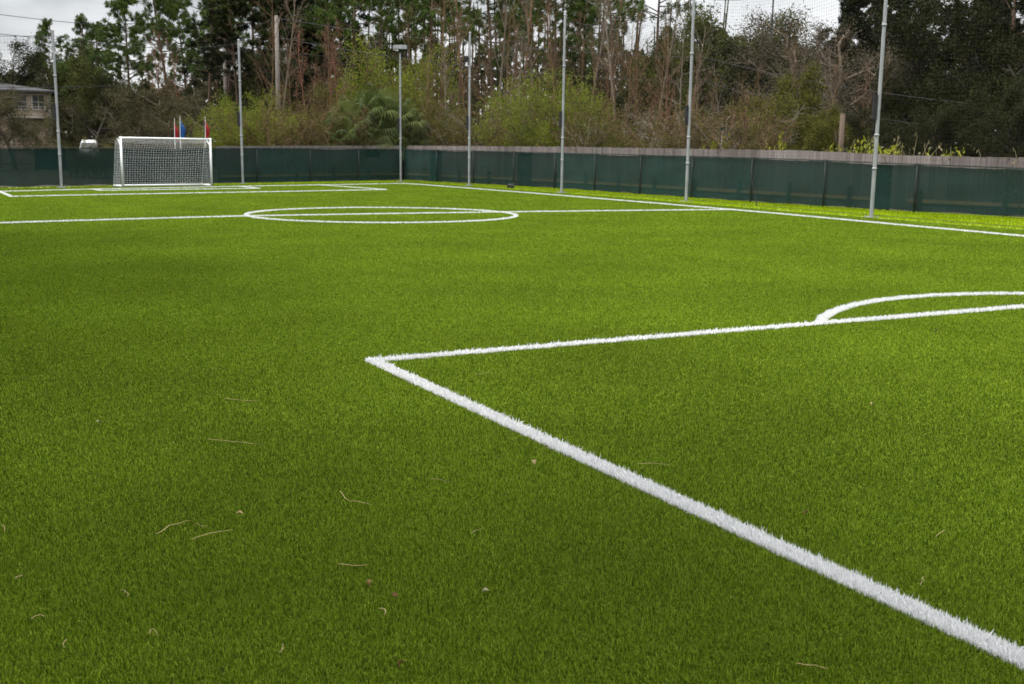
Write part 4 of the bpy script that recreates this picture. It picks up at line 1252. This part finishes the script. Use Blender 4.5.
TW = [
    ('long curved straw twig, left of the kinked one', [(.81, 4.48), (.89, 4.56), (.98, 4.60)], .0032),
    ('kinked straw twig right of the long curved one', [(.93, 4.36), (1.0, 4.385), (1.04, 4.41), (1.11, 4.39)], .0032),
    ('bent straw twig with a short upright fork', [(1.69, 4.69), (1.67, 4.57), (1.70, 4.50), (1.74, 4.44)], .0036),
    ('long thin straw twig in the left middle of the turf', [(1.36, 5.89), (1.46, 5.80), (1.59, 5.65)], .0028),
    ('thin straw twig farthest back on the left turf', [(1.70, 6.86), (1.77, 6.76), (1.87, 6.69)], .0028),
    ('straight straw twig near the rust coloured leaf', [(1.36, 3.84), (1.41, 3.78), (1.46, 3.75)], .0030),
    ('short pale straw near the middle of the turf', [(2.14, 4.69), (2.18, 4.67), (2.21, 4.62)], .0022),
    ('straight straw twig inside the penalty box', [(3.19, 4.45), (3.28, 4.43), (3.34, 4.36)], .0028),
    ('short straw just inside the penalty box corner', [(3.46, 6.81), (3.55, 6.85), (3.63, 6.85)], .0022),
    ('short slanted straw at the left edge', [(.26, 4.23), (.275, 4.25), (.29, 4.26)], .0028),
    ('short level straw in the dark lower left turf', [(.27, 3.83), (.30, 3.84), (.32, 3.83)], .0028),
    ('short steep straw near the lower left corner', [(.34, 3.55), (.35, 3.58), (.36, 3.61)], .0022),
    ('small hooked straw in the lower left turf', [(.59, 3.94), (.602, 3.925), (.60, 3.88)], .0022),
    ('small arched straw below the hooked one', [(.60, 3.53), (.615, 3.55), (.63, 3.50)], .0022),
    ('short upright straw near the bottom edge left of middle', [(.94, 3.20), (.96, 3.23), (.97, 3.27)], .0026),
    ('short bent straw above the orange leaf', [(1.35, 3.38), (1.36, 3.36), (1.35, 3.31)], .0028),
    ('pale curled straw at the bottom edge near the line', [(2.35, 2.39), (2.38, 2.375), (2.40, 2.35), (2.41, 2.31)], .0026),
    ('short straw in the lower right turf', [(3.70, 3.0), (3.76, 3.02), (3.79, 3.02)], .0022),
    ('thin forked straw below the middle of the turf', [(1.98, 3.91), (2.01, 3.94), (2.04, 3.93)], .0022),
    ('pale curled straw at the far left edge', [(.26, 4.89), (.27, 4.87), (.272, 4.80)], .0024),
    ('faint short straw between the two long twigs', [(.98, 4.53), (1.01, 4.50), (1.03, 4.49)], .0020),
    ('thin upright straw below the white line', [(3.21, 2.65), (3.25, 2.68), (3.29, 2.70)], .0018),
]
for lab, P, r in TW:
    rng = rng_(len(lab) * 7 + int(P[0][0] * 100)); P = np.array([(x, y, .027 + rng.normal(0, .003)) for x, y in P])
    t = np.linspace(0, 1, 9); Q = np.stack([np.interp(t, np.linspace(0, 1, len(P)), P[:, k]) for k in range(3)], 1)
    Q[:, :2] += rng.normal(0, .003, (9, 2)); O = Q[0].copy()
    mb = MB(); mb.path(Q - O, .50 * r * np.array([.7, 1, 1.1, 1, 1, .9, .8, .65, .4]), 5)
    o = mb.build('straw_twig', M['straw']); o.location = O
    tag(o, lab, 'twig', 'dry twigs on the turf')

LF = [((1.18, 4.57), .034, 'leaf_tan', 'tan curled leaf beside the long twigs on the left'), ((1.40, 3.60), .030, 'leaf_rust', 'rust coloured leaf below the straight twig'),
      ((1.43, 3.44), .026, 'leaf_dark', 'dark brown leaf just under the rust coloured one'), ((1.25, 2.94), .032, 'leaf_rust', 'orange leaf at the bottom edge'),
      ((1.74, 3.33), .026, 'leaf_pale', 'pale yellow leaf in the lower middle turf'), ((2.73, 4.70), .036, 'leaf_tan', 'tan leaf left of the white side line'),
      ((5.33, 4.89), .038, 'leaf_tan', 'tan leaf standing inside the penalty box'), ((3.41, 3.46), .030, 'leaf_dark', 'dark brown leaf in the lower right turf'),
      ((.89, 6.52), .036, 'leaf_pale', 'pale leaf high on the left turf'), ((8.12, 6.75), .055, 'leaf_pale', 'whitish leaf in front of the penalty arc')]
for (x, y), s, m, lab in LF:
    rng = rng_(int(x * 100)); mb = MB(); V = []
    s *= .7; n = 7; ang = rng.uniform(0, 6.28)
    for i in range(n + 1):
        f = i / n; wv = s * .42 * math.sin(math.pi * f ** .85) + .0008
        c = (f - .5) * s * 1.5; z = .010 * math.sin(math.pi * f) + .006 * f
        for k in (-1, 0, 1):
            X, Yv = c, k * wv
            V.append((X * math.cos(ang) - Yv * math.sin(ang), X * math.sin(ang) + Yv * math.cos(ang), z + (abs(k) * .45 * wv)))
    mb.add(V, [[3 * i + k, 3 * i + k + 1, 3 * i + k + 4, 3 * i + k + 3] for i in range(n) for k in (0, 1)])
    o = mb.build('fallen_leaf', M[m], None, True); o.location = (x, y, .026); o.rotation_euler = (rng.normal(0, .3), rng.normal(0, .3), 0)
    md = o.modifiers.new('thickness', 'SOLIDIFY'); md.thickness = .0006
    tag(o, lab, 'leaf', 'fallen leaves on the turf')
